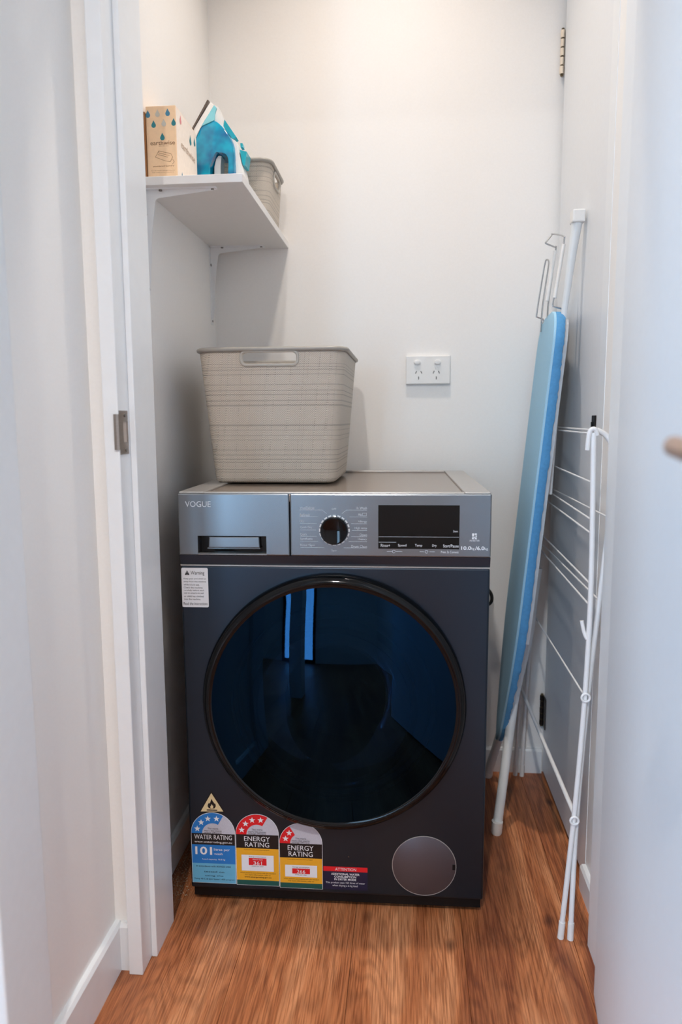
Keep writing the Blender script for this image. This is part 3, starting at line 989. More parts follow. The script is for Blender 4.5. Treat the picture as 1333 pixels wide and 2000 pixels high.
def energy(num, zb, zy, zg, wr, rr):
    def f(sh, x0, x1, z0, cz):
        w = x1 - x0
        patch('black_panel', rect(x0, x1, zb, cz), print_k, sh)
        patch('yellow_panel', rect(x0, x1, zy, zb), print_yel, sh)
        patch('green_panel', rect(x0, x1, z0, zy), print_green, sh)
        patch('white_panel', rect(x0 + 0.12 * w, x0 + 0.88 * w, wr[0], wr[1]), print_w, sh, Y2_)
        patch('red_panel', rect(x0 + 0.29 * w, x0 + 0.71 * w, rr[0], rr[1]), print_red, sh, Y3_)
        b = Lines()
        hh = (cz - zb)
        add_text(b, 'ENERGY', x0 + 0.19 * w, x0 + 0.80 * w, zb + 0.53 * hh, zb + 0.87 * hh, Y2_)
        add_text(b, 'RATING', x0 + 0.21 * w, x0 + 0.78 * w, zb + 0.11 * hh, zb + 0.45 * hh, Y2_)
        add_text(b, num, x0 + 0.40 * w, x0 + 0.60 * w, rr[0] + 0.001, rr[0] + 0.0088, Y3_ - 0.0003)
        if rr[1] - rr[0] > 0.013:
            add_text(b, 'Warm wash', x0 + 0.38 * w, x0 + 0.62 * w, rr[1] - 0.0042, rr[1] - 0.0013, Y3_ - 0.0003)
        obj('lettering', b, print_w, sh)
        b = Lines()
        add_text(b, 'Energy consumption', x0 + 0.30 * w, x0 + 0.70 * w, rr[1] + 0.0012, rr[1] + 0.0042, Y3_)
        add_text(b, 'kWh per year', x0 + 0.36 * w, x0 + 0.64 * w, rr[0] - 0.0042, rr[0] - 0.0012, Y3_)
        obj('lettering', b, print_k, sh)
        b = Lines()
        add_text(b, 'A joint government and industry program', x0 + 0.18 * w, x0 + 0.78 * w, zb - 0.0046, zb - 0.0020, Y2_)
        add_text(b, 'When tested in accordance with the standard', x0 + 0.08 * w, x0 + 0.92 * w, wr[0] - 0.0055, wr[0] - 0.0030, Y2_)
        add_text(b, 'For more information, refer to', x0 + 0.20 * w, x0 + 0.80 * w, wr[0] - 0.0105, wr[0] - 0.0072, Y2_)
        if wr[0] - zy > 0.017:
            add_text(b, 'www.energyrating.gov.au', x0 + 0.18 * w, x0 + 0.82 * w, wr[0] - 0.0158, wr[0] - 0.0120, Y2_, True)
        obj('lettering', b, mat('print_dark_brown', (92, 62, 20), 0.5), sh)
    return f
rating(0.0035, 0.0952, 0.0470, 0.2020, print_blue, 61, (163, 135, 107, 76), 'blue water rating sticker with four stars', water)
rating(0.0960, 0.1850, 0.0458, 0.2020, print_red, 60, (163, 135, 107, 76), 'red and yellow energy rating sticker with four stars', energy('361', 0.1275, 0.0575, 0.0, (0.0780, 0.1130), (0.0910, 0.1065)))
rating(0.1857, 0.2738, 0.0436, 0.1858, print_red, 122, (162, 136), 'red and yellow energy rating sticker with two stars', energy('266', 0.1105, 0.0555, 0.0, (0.0690, 0.0950), (0.0765, 0.0878)))
# attention sticker
at = sheet('attention_sticker', rect(0.2753, 0.3650, 0.0450, 0.0952), print_navy, 'navy and red ATTENTION sticker')
patch('red_panel', rect(0.2753, 0.3650, 0.0848, 0.0952), print_red, at)
b = Lines()
add_text(b, 'ATTENTION', 0.2995, 0.3420, 0.0868, 0.0930, Y2_)
add_text(b, 'ADDITIONAL WATER', 0.2910, 0.3490, 0.0770, 0.0815, Y2_, True)
add_text(b, 'CONSUMPTION', 0.2975, 0.3420, 0.0713, 0.0758, Y2_, True)
add_text(b, 'IN DRYER MODE', 0.2975, 0.3420, 0.0655, 0.0700, Y2_, True)
add_text(b, 'This product uses 155 litres of water', 0.2800, 0.3600, 0.0575, 0.0625, Y2_)
add_text(b, 'when drying a 6 kg load', 0.2935, 0.3450, 0.0512, 0.0562, Y2_)
obj('lettering', b, print_w, at)
# flammable triangle
tri = sheet('flame_sticker', [(0.0215, 0.2010), (0.0760, 0.2030), (0.0482, 0.2490)], print_k, 'black edged triangular flame sticker')
patch('cream_panel', [(0.0252, 0.2035), (0.0720, 0.2050), (0.0482, 0.2442)], print_cream, tri)
fx, fz = 0.0484, 0.2105
flame = [(0.000, 0), (0.006, 0.001), (0.0085, 0.0055), (0.008, 0.010), (0.0065, 0.0125), (0.006, 0.010), (0.0045, 0.0135), (0.002, 0.0165), (0.0005, 0.0215), (-0.0015, 0.0175), (-0.003, 0.013), (-0.0045, 0.0105), (-0.0055, 0.0125), (-0.0078, 0.009), (-0.0085, 0.005), (-0.006, 0.001)]
patch('flame_mark', [(fx + a, fz + c) for a, c in flame], print_k, tri, Y2_)
inner = [(0.000, 0.0005), (0.003, 0.002), (0.004, 0.005), (0.0028, 0.009), (0.0015, 0.007), (0.0005, 0.0115), (-0.0015, 0.008), (-0.0028, 0.006), (-0.0035, 0.003)]
patch('flame_core', [(fx + a * 0.9, fz + c * 0.9) for a, c in inner], print_cream, tri, Y3_)
patch('flame_bar', rect(0.0378, 0.0595, 0.2062, 0.2086), print_k, tri, Y2_)
# warning sticker
def rrect(x0, x1, z0, z1, r, n=5):
    out = []
    for cx, cz, a in ((x1 - r, z0 + r, -PI / 2), (x1 - r, z1 - r, 0), (x0 + r, z1 - r, PI / 2), (x0 + r, z0 + r, PI)):
        out += [(cx + r * math.cos(a + PI / 2 * k / n), cz + r * math.sin(a + PI / 2 * k / n)) for k in range(n + 1)]
    return out
wn = sheet('warning_sticker', rrect(0.0018, 0.0545, 0.6300, 0.7085, 0.003), mat('sticker_white', (222, 222, 224), 0.5, var=0.01), 'white warning sticker')
b = Lines()
patch('warning_triangle', [(0.0085, 0.6945), (0.0180, 0.6945), (0.01325, 0.7040)], print_k, wn)
add_text(b, 'Warning', 0.0205, 0.0475, 0.6930, 0.7025, Y1_)
lines = ['Keep pets and children', 'away from the machine', 'while it is in use.', 'Check the machine', 'carefully before each', 'use to ensure no pet', 'or child has climbed', 'into the machine.']
lens = [0.0445, 0.0445, 0.031, 0.037, 0.040, 0.039, 0.039, 0.033]
for k, (s, l) in enumerate(zip(lines, lens)):
    add_text(b, s, 0.0060, 0.0060 + l, 0.6850 - k * 0.0058, 0.6885 - k * 0.0058, Y1_)
add_text(b, 'Read the instructions', 0.0045, 0.0520, 0.6345, 0.6400, Y1_)
obj('lettering', b, print_k, wn)
b = Lines(); add_text(b, '!', 0.0129, 0.0137, 0.6955, 0.7015, Y2_)
obj('warning_mark', b, print_w, wn)

# ------------------------------------------------------------------ baskets
def rr_loop(cx, cy, hx, hy, r, n=7, m=10):
    """rounded rectangle with m points per straight side"""
    pts = []
    corners = ((cx + hx - r, cy - hy + r, -PI / 2), (cx + hx - r, cy + hy - r, 0), (cx - hx + r, cy + hy - r, PI / 2), (cx - hx + r, cy - hy + r, PI))
    for ax, ay, a in corners:
        pts += [(ax + r * math.cos(a + PI / 2 * k / n), ay + r * math.sin(a + PI / 2 * k / n)) for k in range(n + 1)]
    return pts

def basket(root, cx, cy, z0, z1, hx0, hy0, hx1, hy1, r, slots):
    """tapered basket; slots: list of (axis, side, u0, u1, za, zb)"""
    t = 0.003
    def ring(bm, k, inset, z):
        f = (z - z0) / (z1 - z0)
        hx = hx0 + (hx1 - hx0) * f - inset; hy = hy0 + (hy1 - hy0) * f - inset
        return [bm.verts.new((p[0], p[1], z)) for p in rr_loop(cx, cy, hx, hy, max(r * (0.8 + 0.3 * f) - inset, 0.004))]
    bm = B()
    rings = [ring(bm, 0, 0.006, z0), ring(bm, 0, 0.001, z0 + 0.004), ring(bm, 0, 0, z0 + 0.010), ring(bm, 0, 0, z1),
             ring(bm, 0, t, z1), ring(bm, 0, t, z0 + 0.010), ring(bm, 0, t + 0.004, z0 + 0.005)]
    for a, b_ in zip(rings[:-1], rings[1:]):
        n = len(a)
        for k in range(n):
            bm.faces.new((a[k], a[(k + 1) % n], b_[(k + 1) % n], b_[k]))
    bm.faces.new(rings[0][::-1]); bm.faces.new(rings[-1])
    cuts = []
    for ax, sd, u0, u1, za, zb in slots:
        pts = rrect(u0, u1, za, zb, (zb - za) * 0.42, 6)
        cb = B()
        if ax == 'y':
            yc = cy + sd * (hy1)
            prism(cb, pts, 'y', yc - 0.04, yc + 0.04)
        else:
            xc = cx + sd * (hx1)
            prism(cb, pts, 'x', xc - 0.04, xc + 0.04)
        cuts.append(cb)
    bm = boolean_cut(bm, cuts)
    obj('woven_wall', bm, weave_m, root, smooth=True)
    # rolled rim
    loop = rr_loop(cx, cy, hx1 + 0.0015, hy1 + 0.0015, r * 1.1, 9)
    obj('rim', tube(B(), [(p[0], p[1], z1) for p in loop], 0.0048, 10, closed=True, squash=(1.0, 1.0)), rim_m, root, smooth=True)
    for ax, sd, u0, u1, za, zb in slots:
        g = 0.003
        pts = rrect(u0 - g, u1 + g, za - g, zb + g, (zb - za) * 0.48, 6)
        P = []
        for u, z in pts:
            f = (z - z0) / (z1 - z0)
            if ax == 'y': P.append((u, cy + sd * (hy0 + (hy1 - hy0) * f + 0.0005), z))
            else: P.append((cx + sd * (hx0 + (hx1 - hx0) * f + 0.0005), u, z))
        obj('handle_rim', tube(B(), P, 0.0032, 8, closed=True), rimfine_m, root, smooth=True)

bk = thing('laundry_basket', 'large woven taupe plastic laundry basket standing on the washing machine', 'basket', (0.152, 0.345, 0.8585))
basket(bk, 0.152, 0.345, 0.8580, 1.140, 0.134, 0.148, 0.158, 0.178, 0.034,
       [('y', -1, 0.094, 0.208, 1.1105, 1.1330), ('y', 1, 0.094, 0.208, 1.1105, 1.1330)])
SZ = 1.463
sb = thing('storage_basket', 'small woven taupe basket at the far end of the wall shelf', 'basket', (0.022, 0.505, SZ))
basket(sb, 0.022, 0.505, SZ, 1.600, 0.083, 0.080, 0.092, 0.090, 0.024,
       [('x', 1, 0.470, 0.540, 1.563, 1.588), ('x', -1, 0.470, 0.540, 1.563, 1.588)])

# ------------------------------------------------------------------ wall shelf
sh = thing('wall_shelf', 'white wall shelf on two white angle brackets', 'shelf', (0.02, 0.36, 1.447))
SX, SY0 = 0.121, 0.084
obj('shelf_board', bx(XL, SX, SY0, YB - 0.001, 1.447, SZ, bev=0.0008, seg=1), melamine_m, sh)
for by_ in (0.112, 0.592):
    w = 0.011
    bm = B()
    # tapered arms of a pressed-steel bracket: wide near the corner, narrow at the ends
    def strip(pts):
        for (p0, w0), (p1, w1) in zip(pts[:-1], pts[1:]):
            pass
    arm_h = [(XL + 0.004, 0.0125), (XL + 0.05, 0.0110), (XL + 0.146, 0.0075)]
    th = 0.0022
    def flatarm(horizontal):
        prev = None
        for q, ww in arm_h if horizontal else [(1.443, 0.0125), (1.40, 0.0110), (1.247, 0.0075)]:
            if horizontal:
                ring = [bm.verts.new(v) for v in ((q, by_ - ww, 1.447), (q, by_ + ww, 1.447), (q, by_ + ww, 1.447 - th), (q, by_ - ww, 1.447 - th))]
            else:
                ring = [bm.verts.new(v) for v in ((XL, by_ - ww, q), (XL, by_ + ww, q), (XL + th, by_ + ww, q), (XL + th, by_ - ww, q))]
            if prev:
                for k in range(4):
                    bm.faces.new((prev[k], prev[(k + 1) % 4], ring[(k + 1) % 4], ring[k]))
            else:
                bm.faces.new(ring[::-1])
            prev = ring
        bm.faces.new(prev)
    flatarm(True); flatarm(False)
    br_o = obj('bracket', bm, whitemetal_m, sh)
    # stiffening web with the rounded inside corner
    web = [(XL + 0.002, 1.445), (XL + 0.146, 1.4448), (XL + 0.146, 1.443), (XL + 0.075, 1.4355)]
    cx_, cz_, rr_ = XL + 0.026, 1.4215, 0.009
    web += [(cx_ + 0.004 - rr_ * math.sin(PI / 2 * k / 6), cz_ + rr_ * math.cos(PI / 2 * k / 6)) for k in range(7)]
    web += [(XL + 0.0120, 1.36), (XL + 0.004, 1.248), (XL + 0.002, 1.248)]
    obj('bracket_web', prism(B(), web, 'y', by_ - 0.0016, by_ + 0.0016), whitemetal_m, br_o)
    for pa, pb in (((XL + 0.034, by_ - 0.005, 1.4455), (XL + 0.034, by_ - 0.005, 1.4425)), ((XL + 0.138, by_, 1.4455), (XL + 0.138, by_, 1.4425)),
                   ((XL + 0.001, by_ - 0.005, 1.400), (XL + 0.0042, by_ - 0.005, 1.400)), ((XL + 0.001, by_, 1.256), (XL + 0.0042, by_, 1.256))):
        obj('screw', tube(B(), [pa, pb], 0.0034, 12), screw_m, br_o)

# ------------------------------------------------------------------ cardboard box
bxo = thing('cardboard_box', 'peach cardboard box with teal drops beside the iron', 'box', (-0.05, 0.19, SZ))
X0, X1, YB0, YB1, Z1 = -0.0780, -0.0175, 0.120, 0.262, 1.606
cb = bx(X0, X1, YB0, YB1, SZ, Z1, bev=0.0012)
obj('carton', cb, carton_m, bxo)
obj('side_panel', bx(X1 - 0.0002, X1 + 0.0003, YB0 + 0.002, YB1 - 0.002, SZ + 0.001, Z1 - 0.002), cartonside_m, bxo)
obj('side_flap', bx(XL + 0.0006, X0 - 0.0004, YB0 - 0.006, YB0 + 0.10, SZ, Z1 - 0.012), flap_m, bxo, label='brown carton edge')
def drop(cx, cz, s):
    pts = []
    for k in range(14):
        a = -PI / 2 - PI * 0.62 + (PI * 1.24) * k / 13
        pts.append((cx + 0.56 * s * math.cos(a), cz - 0.3 * s + 0.56 * s * math.sin(a)))
    pts.append((cx + 0.12 * s, cz + 0.62 * s)); pts.append((cx, cz + 0.9 * s)); pts.append((cx - 0.12 * s, cz + 0.62 * s))
    return pts
YF = YB0 - 0.0004
bw_ = X1 - X0
def fxz(u, v): # u across 0..1, v from top px in the close-up crop (190..1700 of box height)
    return X0 + u * bw_, Z1 - (v - 200) / 1500.0 * (Z1 - 1.4735)
for u, v, mm in ((0.08, 365, print_tblue), (0.40, 355, print_pgrey), (0.74, 345, print_tblue), (0.26, 580, print_teal), (0.60, 560, print_pgrey), (0.93, 555, print_teal), (0.54, 850, print_teal)):
    cx, cz = fxz(u, v)
    obj('drop_mark', flat(B(), drop(cx, cz, 0.0082), YF), mm, bxo)
b = Lines()
x0, za = fxz(0.13, 1025); x1, zb = fxz(0.95, 935)
add_text(b, 'earthwise', x0, x1, za, zb, YF)
x0, za = fxz(0.40, 1060); x1, zb = fxz(0.75, 1042)
add_text(b, 'naturally clean', x0, x1, za, zb, YF)
x0, za = fxz(0.20, 1495); x1, zb = fxz(0.90, 1460)
add_text(b, 'powdered laundry', x0, x1, za, zb, YF)
x0, za = fxz(0.12, 1580); x1, zb = fxz(0.92, 1562)
add_text(b, 'for all wash temperatures', x0, x1, za, zb, YF)
x0, za = fxz(0.15, 1620); x1, zb = fxz(0.88, 1602)
add_text(b, 'top and front loaders', x0, x1, za, zb, YF)
obj('lettering', b, print_brown, bxo)
ln = Lines()
def bl(p, q, w=0.00028):
    a = fxz(*p); c = fxz(*q)
    thin(a[0], a[1], c[0], c[1], w, YF)
sk = [(0.28, 1280), (0.40, 1150), (0.80, 1215), (0.86, 1290), (0.78, 1385), (0.62, 1370), (0.28, 1280)]
for p, q in zip(sk[:-1], sk[1:]): bl(p, q)
for p, q in (((0.36, 1225), (0.70, 1290)), ((0.40, 1150), (0.40, 1195)), ((0.40, 1195), (0.76, 1255)), ((0.86, 1340), (0.91, 1390)), ((0.91, 1390), (0.85, 1440))): bl(p, q)
obj('scoop_stroke', ln, print_brown, bxo)
# prints on the long side (facing the iron)
b = B(); XS = X1 + 0.0007
def side(pts): return [(XS, p[0], p[1]) for p in pts]
for cy, cz, s, mm in ((0.150, 1.590, 0.010, print_pink), (0.215, 1.575, 0.012, print_teal), (0.245, 1.582, 0.010, print_teal), (0.150, 1.482, 0.010, print_tblue)):
    bm = B(); bm.faces.new([bm.verts.new(v) for v in side(drop(cy, cz, s))])
    obj('drop_mark', bm, mm, bxo)
bm = B(); add_text(bm, 'earthwise', 0.150, 0.245, 1.538, 1.552, XS, plane='x')
obj('lettering', bm, mat('print_tan', (186, 160, 136), 0.6), bxo)

# ------------------------------------------------------------------ steam iron standing on its heel
ir = thing('steam_iron', 'turquoise and white steam iron standing upright on the shelf', 'iron', (0.02, 0.335, SZ))
IY = 0.335
def ipx(u, v):
    """side elevation: sketch units to x, z"""
    px, py = 370 + u / 6.665, 180 + v / 6.665
    return (-0.036 + (px - 386) * 0.001172, 1.547 + (338 - py) * 0.001088)
def width_at(z):
    """half width of the iron narrows to the nose"""
    f = (z - SZ) / (1.70 - SZ)
    return max(0.006, 0.047 * (1 - max(0, f) ** 2.2))
def iron_solid(name, pts, m, k=1.0, parent=ir, inset=0.0, hw=None):
    P = [ipx(*p) for p in pts]
    if name in ('water_tank', 'handle'):
        n = len(P); Q = []
        for i in range(n):
            p0, p1, p2, p3 = (Vector(P[(i + q) % n]) for q in (-1, 0, 1, 2))
            for t in (0.0, 0.33, 0.67):
                Q.append(tuple(0.5 * ((2 * p1) + (p2 - p0) * t + (2 * p0 - 5 * p1 + 4 * p2 - p3) * t * t + (3 * p1 - p0 - 3 * p2 + p3) * t ** 3)))
        P = Q
    bm = B()
    layers = []
    for t, sc in ((-1.0, 0.95), (-0.90, 0.99), (-0.6, 1.0), (0.6, 1.0), (0.90, 0.99), (1.0, 0.95)):
        cx = sum(p[0] for p in P) / len(P); cz = sum(p[1] for p in P) / len(P)
        layers.append([bm.verts.new((cx + (p[0] - cx) * sc if hw is None else p[0], IY + t * k * (hw or width_at(p[1])), max(SZ, cz + (p[1] - cz) * sc if hw is None else p[1]))) for p in P])
    n = len(P)
    for a, b_ in zip(layers[:-1], layers[1:]):
        for i in range(n):
            bm.faces.new((a[i], a[(i + 1) % n], b_[(i + 1) % n], b_[i]))
    bm.faces.new(layers[0]); bm.faces.new(layers[-1][::-1])
    return obj(name, bm, m, parent, smooth=True)
# blue tank with its two legs around the handle opening (the feet go down to the heel)
tank = [(300, 430), (358, 400), (430, 452), (520, 560), (590, 680), (625, 790), (636, 1000), (640, 1460), (560, 1460), (566, 1010), (555, 930), (528, 880), (480, 856), (430, 852), (395, 846), (358, 920), (330, 1000), (318, 1060), (300, 1460), (112, 1460), (105, 1050), (103, 860), (122, 660), (160, 560), (195, 480)]
iron_solid('water_tank', tank, tank_m, 0.90)
iron_solid('tank_nose', [(345, 175), (378, 215), (362, 290), (358, 400), (300, 430), (195, 480), (235, 390), (285, 290)], tankclear_m, 0.9)
# white skirt between tank and soleplate, and white outer handle
iron_solid('skirt', [(300, 130), (345, 178), (285, 290), (235, 390), (195, 480), (160, 560), (122, 660), (103, 860), (105, 1050), (112, 1460), (60, 1460), (45, 900), (60, 640), (105, 500)], whiteplastic_m, 0.98)
iron_solid('handle', [(345, 176), (400, 205), (450, 330), (470, 470), (560, 625), (640, 690), (668, 790), (700, 960), (735, 1110), (760, 1460), (640, 1460), (636, 1000), (625, 790), (590, 680), (520, 560), (430, 452), (358, 400), (362, 290), (378, 215)], whiteplastic_m, 0.62)
sole = [(262, 100), (278, 112), (105, 500), (55, 640), (38, 900), (52, 1460), (30, 1460), (20, 900), (36, 630), (82, 490)]
iron_solid('soleplate', sole, sole_m, 1.05)
iron_solid('steam_button', [(485, 385), (632, 615), (582, 642), (466, 480)], turq_m, hw=0.012)
iron_solid('spray_dial', [(676, 690), (706, 692), (710, 742), (680, 745)], turq_m, hw=0.009)
iron_solid('temperature_dial', [(682, 800), (772, 828), (748, 1000), (716, 1000)], turq_m, hw=0.020)
iron_solid('heel', [(30, 1400), (800, 1400), (800, 1466), (30, 1466)], whiteplastic_m, hw=0.045)
iron_solid('handle_core', [(400, 860), (440, 862), (425, 1000), (420, 1460), (330, 1460), (345, 1000), (370, 900)], whiteplastic_m, hw=0.016)

# ------------------------------------------------------------------ power outlet
po = thing('power_outlet', 'white double power outlet with two switches on the back wall', 'outlet', (0.494, YB, 1.123))
obj('plate', bx(0.4355, 0.5525, YB - 0.0105, YB, 1.0865, 1.1605, bev=0.0018), whiteplastic_m, po)
def oz(py): return 1.162 - (py - 695) * 0.001368
def ox(px): return 0.435 + (px - 793) * 0.001372
for px in (815, 854.5):
    rk = B()
    prism(rk, [(ox(px) + 0.0088 * math.cos(a * PI / 12), oz(708.5) + 0.0062 * math.sin(a * PI / 12)) for a in range(24)], 'y', YB - 0.0155, YB - 0.0100, bev=0.0015)
    obj('switch', rk, whiteplastic_m, po, smooth=True)
for px in (818, 852):
    for dx, dz, an in ((-0.0070, 0.0045, -25), (0.0070, 0.0045, 25), (0.0, -0.0105, 0)):
        c, s = math.cos(math.radians(an)), math.sin(math.radians(an))
        cx, cz = ox(px) + dx, oz(731) + dz
        pts = [(cx + a * c + b2 * s, cz - a * s + b2 * c) for a, b2 in ((-0.00095, -0.0040), (0.00095, -0.0040), (0.00095, 0.0040), (-0.00095, 0.0040))]
        if an:
            pts = [(cx + a * c - b2 * s, cz + a * s + b2 * c) for a, b2 in ((-0.00095, -0.0036), (0.00095, -0.0036), (0.00095, 0.0036), (-0.00095, 0.0036))]
        obj('pin_slot', prism(B(), pts, 'y', YB - 0.0108, YB - 0.0100), black_m, po)

# white cover plate on the left wall, mostly hidden by the jamb
sw = thing('wall_switch', 'white cover plate on the left wall just behind the jamb', 'switch', (XL, 0.05, 1.12))
obj('plate', bx(XL, XL + 0.009, 0.018, 0.096, 1.080, 1.158, bev=0.0015), whiteplastic_m, sw)
obj('rocker', bx(XL + 0.0085, XL + 0.0125, 0.048, 0.064, 1.108, 1.132, bev=0.0015), whiteplastic_m, sw)

# ------------------------------------------------------------------ ironing board
ib = thing('ironing_board', 'folded ironing board with light blue cover leaning upright beside the washer', 'ironing board', (0.69, 0.447, 0))
LEAN = math.atan(0.092)
TW = math.radians(3.6)
base = Vector((0.672, 0.447, 0.175))
du = Vector((math.sin(LEAN), 0, math.cos(LEAN)))               # up along the board
n0 = Vector((math.cos(LEAN), 0, -math.sin(LEAN)))              # towards the back (away from the face)
v0 = Vector((0, 1, 0))
dv = (v0 * math.cos(TW) + n0 * math.sin(TW)).normalized()      # far edge turned a little to the wall
dn = du.cross(dv); 
if dn.x < 0: dn = -dn
BL = 1.062
def halfw(s):
    f = s / BL
    if f < 0.36:
        w = 0.034 + 0.121 * math.sin(min(1, f / 0.36) * PI / 2) ** 1.05
    else:
        w = 0.155
    # rounded nose and rounded corners at the square end
    if s < 0.055: w *= math.sqrt(max(0.0, 1 - ((0.055 - s) / 0.055) ** 2))
    e = BL - s
    if e < 0.085: w -= 0.075 * (1 - math.sqrt(max(0.0, 1 - ((0.085 - e) / 0.085) ** 2)))
    return max(w, 0.004)
def bpt(s, v, n): return base + du * s + dv * v + dn * n
def board_solid(prof, ns=64, extra=0.0, s0=0.0, s1=BL):
    """prof: (fraction of half width, n) cross-section points around, symmetric"""
    bm = B(); rings = []
    for k in range(ns + 1):
        q = k / ns
        s = s0 + (s1 - s0) * (0.5 - 0.5 * math.cos(PI * q))
        w = halfw(s) + extra
        rings.append([bm.verts.new(bpt(s, a * w + b2, n)) for a, b2, n in prof])
    m = len(prof)
    for r0, r1 in zip(rings[:-1], rings[1:]):
        for k in range(m):
            bm.faces.new((r0[k], r0[(k + 1) % m], r1[(k + 1) % m], r1[k]))
    bm.faces.new(rings[0][::-1]); bm.faces.new(rings[-1])
    return bm
cov = [(-1, 0.0, 0.007), (-1, 0.002, 0.002), (-1, 0.008, 0.0), (0, 0, -0.001), (1, -0.008, 0.0), (1, -0.002, 0.002), (1, 0.0, 0.007)]
obj('cover', board_solid(cov), cover_m, ib, smooth=True)
# gathered hem that wraps the edge, slightly wavy
bm = B(); rings = []
NS = 150
rnd = random.Random(3)
for k in range(NS + 1):
    q = k / NS
    s = BL * (0.5 - 0.5 * math.cos(PI * q))
    w = halfw(s) + 0.0012
    j = rnd.uniform(-0.0012, 0.0012)
    th = 0.5 + 0.5 * min(1.0, s / 0.30)
    jj = rnd.uniform(-0.0015, 0.0015)
    rings.append([bm.verts.new(bpt(s, a * w + b2 + (j if a < 0 else -j) * c, 0.0065 + (n - 0.0065) * th + jj * c)) for a, b2, n, c in
                  ((-1, 0.0, 0.0065, 0), (-1, -0.001, 0.013, 1), (-1, 0.001, 0.021, 1), (-1, 0.006, 0.026, 1), (1, -0.006, 0.026, 1), (1, -0.001, 0.021, 1), (1, 0.001, 0.013, 1), (1, 0.0, 0.0065, 0))])
for r0, r1 in zip(rings[:-1], rings[1:]):
    for k in range(8):
        bm.faces.new((r0[k], r0[(k + 1) % 8], r1[(k + 1) % 8], r1[k]))
bm.faces.new(rings[0][::-1]); bm.faces.new(rings[-1])
obj('hem', bm, hem_m, ib, smooth=True, label='gathered blue hem with bluish hall light in its colour')
pan = [(-1, 0.008, 0.0262), (-1, 0.008, 0.034), (1, -0.008, 0.034), (1, -0.008, 0.0262)]
obj('metal_deck', board_solid(pan, 48, -0.004, 0.30, BL - 0.02), mat('deck_grey', (186, 190, 194), 0.4, 0.2), ib)
# legs
for yy, xf, yb in ((0.307, 0.661, 0.30), (0.588, 0.671, 0.59)):
    sg = 0.447 - yy
    pts = smooth_path([(xf, yy, 0.012), (xf + 0.022, yy + sg * 0.34, 0.14), (xf + 0.043, yy + sg * 0.63, 0.27), (xf + 0.055, yy + sg * 0.73, 0.336), (0.742, yy + sg * 0.80, 0.46), (0.752, yy + sg * 0.82, 0.56), (0.760, yy + sg * 0.84, 0.63)], 5)
    lg = obj('leg', tube(B(), pts, 0.0115, 16), legwhite_m, ib, smooth=True)
    obj('foot_cap', tube(B(), [(xf - 0.0008, yy, 0.0), (xf - 0.0005, yy, 0.006), (xf + 0.001, yy, 0.032)], 0.013, 16, radii=[0.0115, 0.0136, 0.0136]), whiteplastic_m, lg, smooth=True)
# second leg whose foot points up beyond the square end
pts = [(0.768, 0.345, 0.82), (0.779, 0.340, 1.10), (0.786, 0.335, 1.237), (0.798, 0.332, 1.36), (0.8055, 0.330, 1.418)]
lg = obj('leg', tube(B(), pts, 0.009, 18, radii=[0.0055, 0.0062, 0.0068, 0.0098, 0.0118], squash=(1.0, 1.0)), legwhite_m, ib, smooth=True)
capb = B()
box(capb, 0.7925, 0.8195, 0.314, 0.346, 1.414, 1.441, bev=0.003)
obj('foot_cap', capb, whiteplastic_m, lg)
# wire iron rest beyond the square end
def wire(pts, r=0.0019, nm='rest_wire', m=None, par=ib, sm=True):
    P = smooth_path(pts, 4) if sm else pts
    return obj(nm, tube(B(), P, r, 8), m or wire_m, par, smooth=True)
wire([(0.790, 0.36, 1.205), (0.789, 0.36, 1.232), (0.783, 0.36, 1.239), (0.768, 0.36, 1.243), (0.765, 0.36, 1.252), (0.775, 0.36, 1.315), (0.785, 0.362, 1.385), (0.784, 0.366, 1.397), (0.771, 0.42, 1.415), (0.769, 0.424, 1.413), (0.757, 0.422, 1.398), (0.758, 0.424, 1.395), (0.779, 0.438, 1.390), (0.783, 0.440, 1.386), (0.776, 0.44, 1.320), (0.769, 0.44, 1.255), (0.770, 0.44, 1.205)])
wire([(0.776, 0.52, 1.205), (0.774, 0.52, 1.233), (0.770, 0.52, 1.238), (0.759, 0.52, 1.242), (0.757, 0.52, 1.250), (0.765, 0.52, 1.312), (0.773, 0.52, 1.368), (0.777, 0.516, 1.378), (0.781, 0.512, 1.368), (0.775, 0.512, 1.318), (0.769, 0.512, 1.264), (0.767, 0.512, 1.205)])
for a, b_ in (((0.7665, 0.440, 1.268), (0.7815, 0.440, 1.382)), ((0.768, 0.359, 1.262), (0.7845, 0.360, 1.378))):
    obj('rest_pad', tube(B(), [a, b_], 0.0042, 10), whiteplastic_m, ib, smooth=True)
wire([(0.772, 0.352, 1.228), (0.774, 0.44, 1.228), (0.772, 0.528, 1.228)], 0.002)

# ------------------------------------------------------------------ clothes airer
ca = thing('clothes_airer', 'folded white wire clothes airer standing against the cupboard door', 'clothes airer', (0.765, 0.28, 0))
t1n = [(0.740, -0.040, 0.004), (0.757, -0.040, 0.255), (0.768, -0.040, 0.486), (0.771, -0.040, 0.70), (0.765, -0.040, 0.968)]
t2n = [(0.758, -0.042, 0.004), (0.763, -0.034, 0.245), (0.776, -0.031, 0.49), (0.790, -0.034, 0.685), (0.805, -0.038, 0.905), (0.803, -0.036, 0.935), (0.790, -0.032, 0.962), (0.772, -0.031, 0.973)]
t1f = [(0.748, 0.603, 0.004), (0.757, 0.600, 0.255), (0.772, 0.600, 0.486), (0.790, 0.600, 0.70), (0.806, 0.600, 0.968)]
t2f = [(0.766, 0.600, 0.004), (0.770, 0.591, 0.245), (0.783, 0.589, 0.49), (0.798, 0.589, 0.685), (0.812, 0.590, 0.905), (0.812, 0.590, 0.973)]
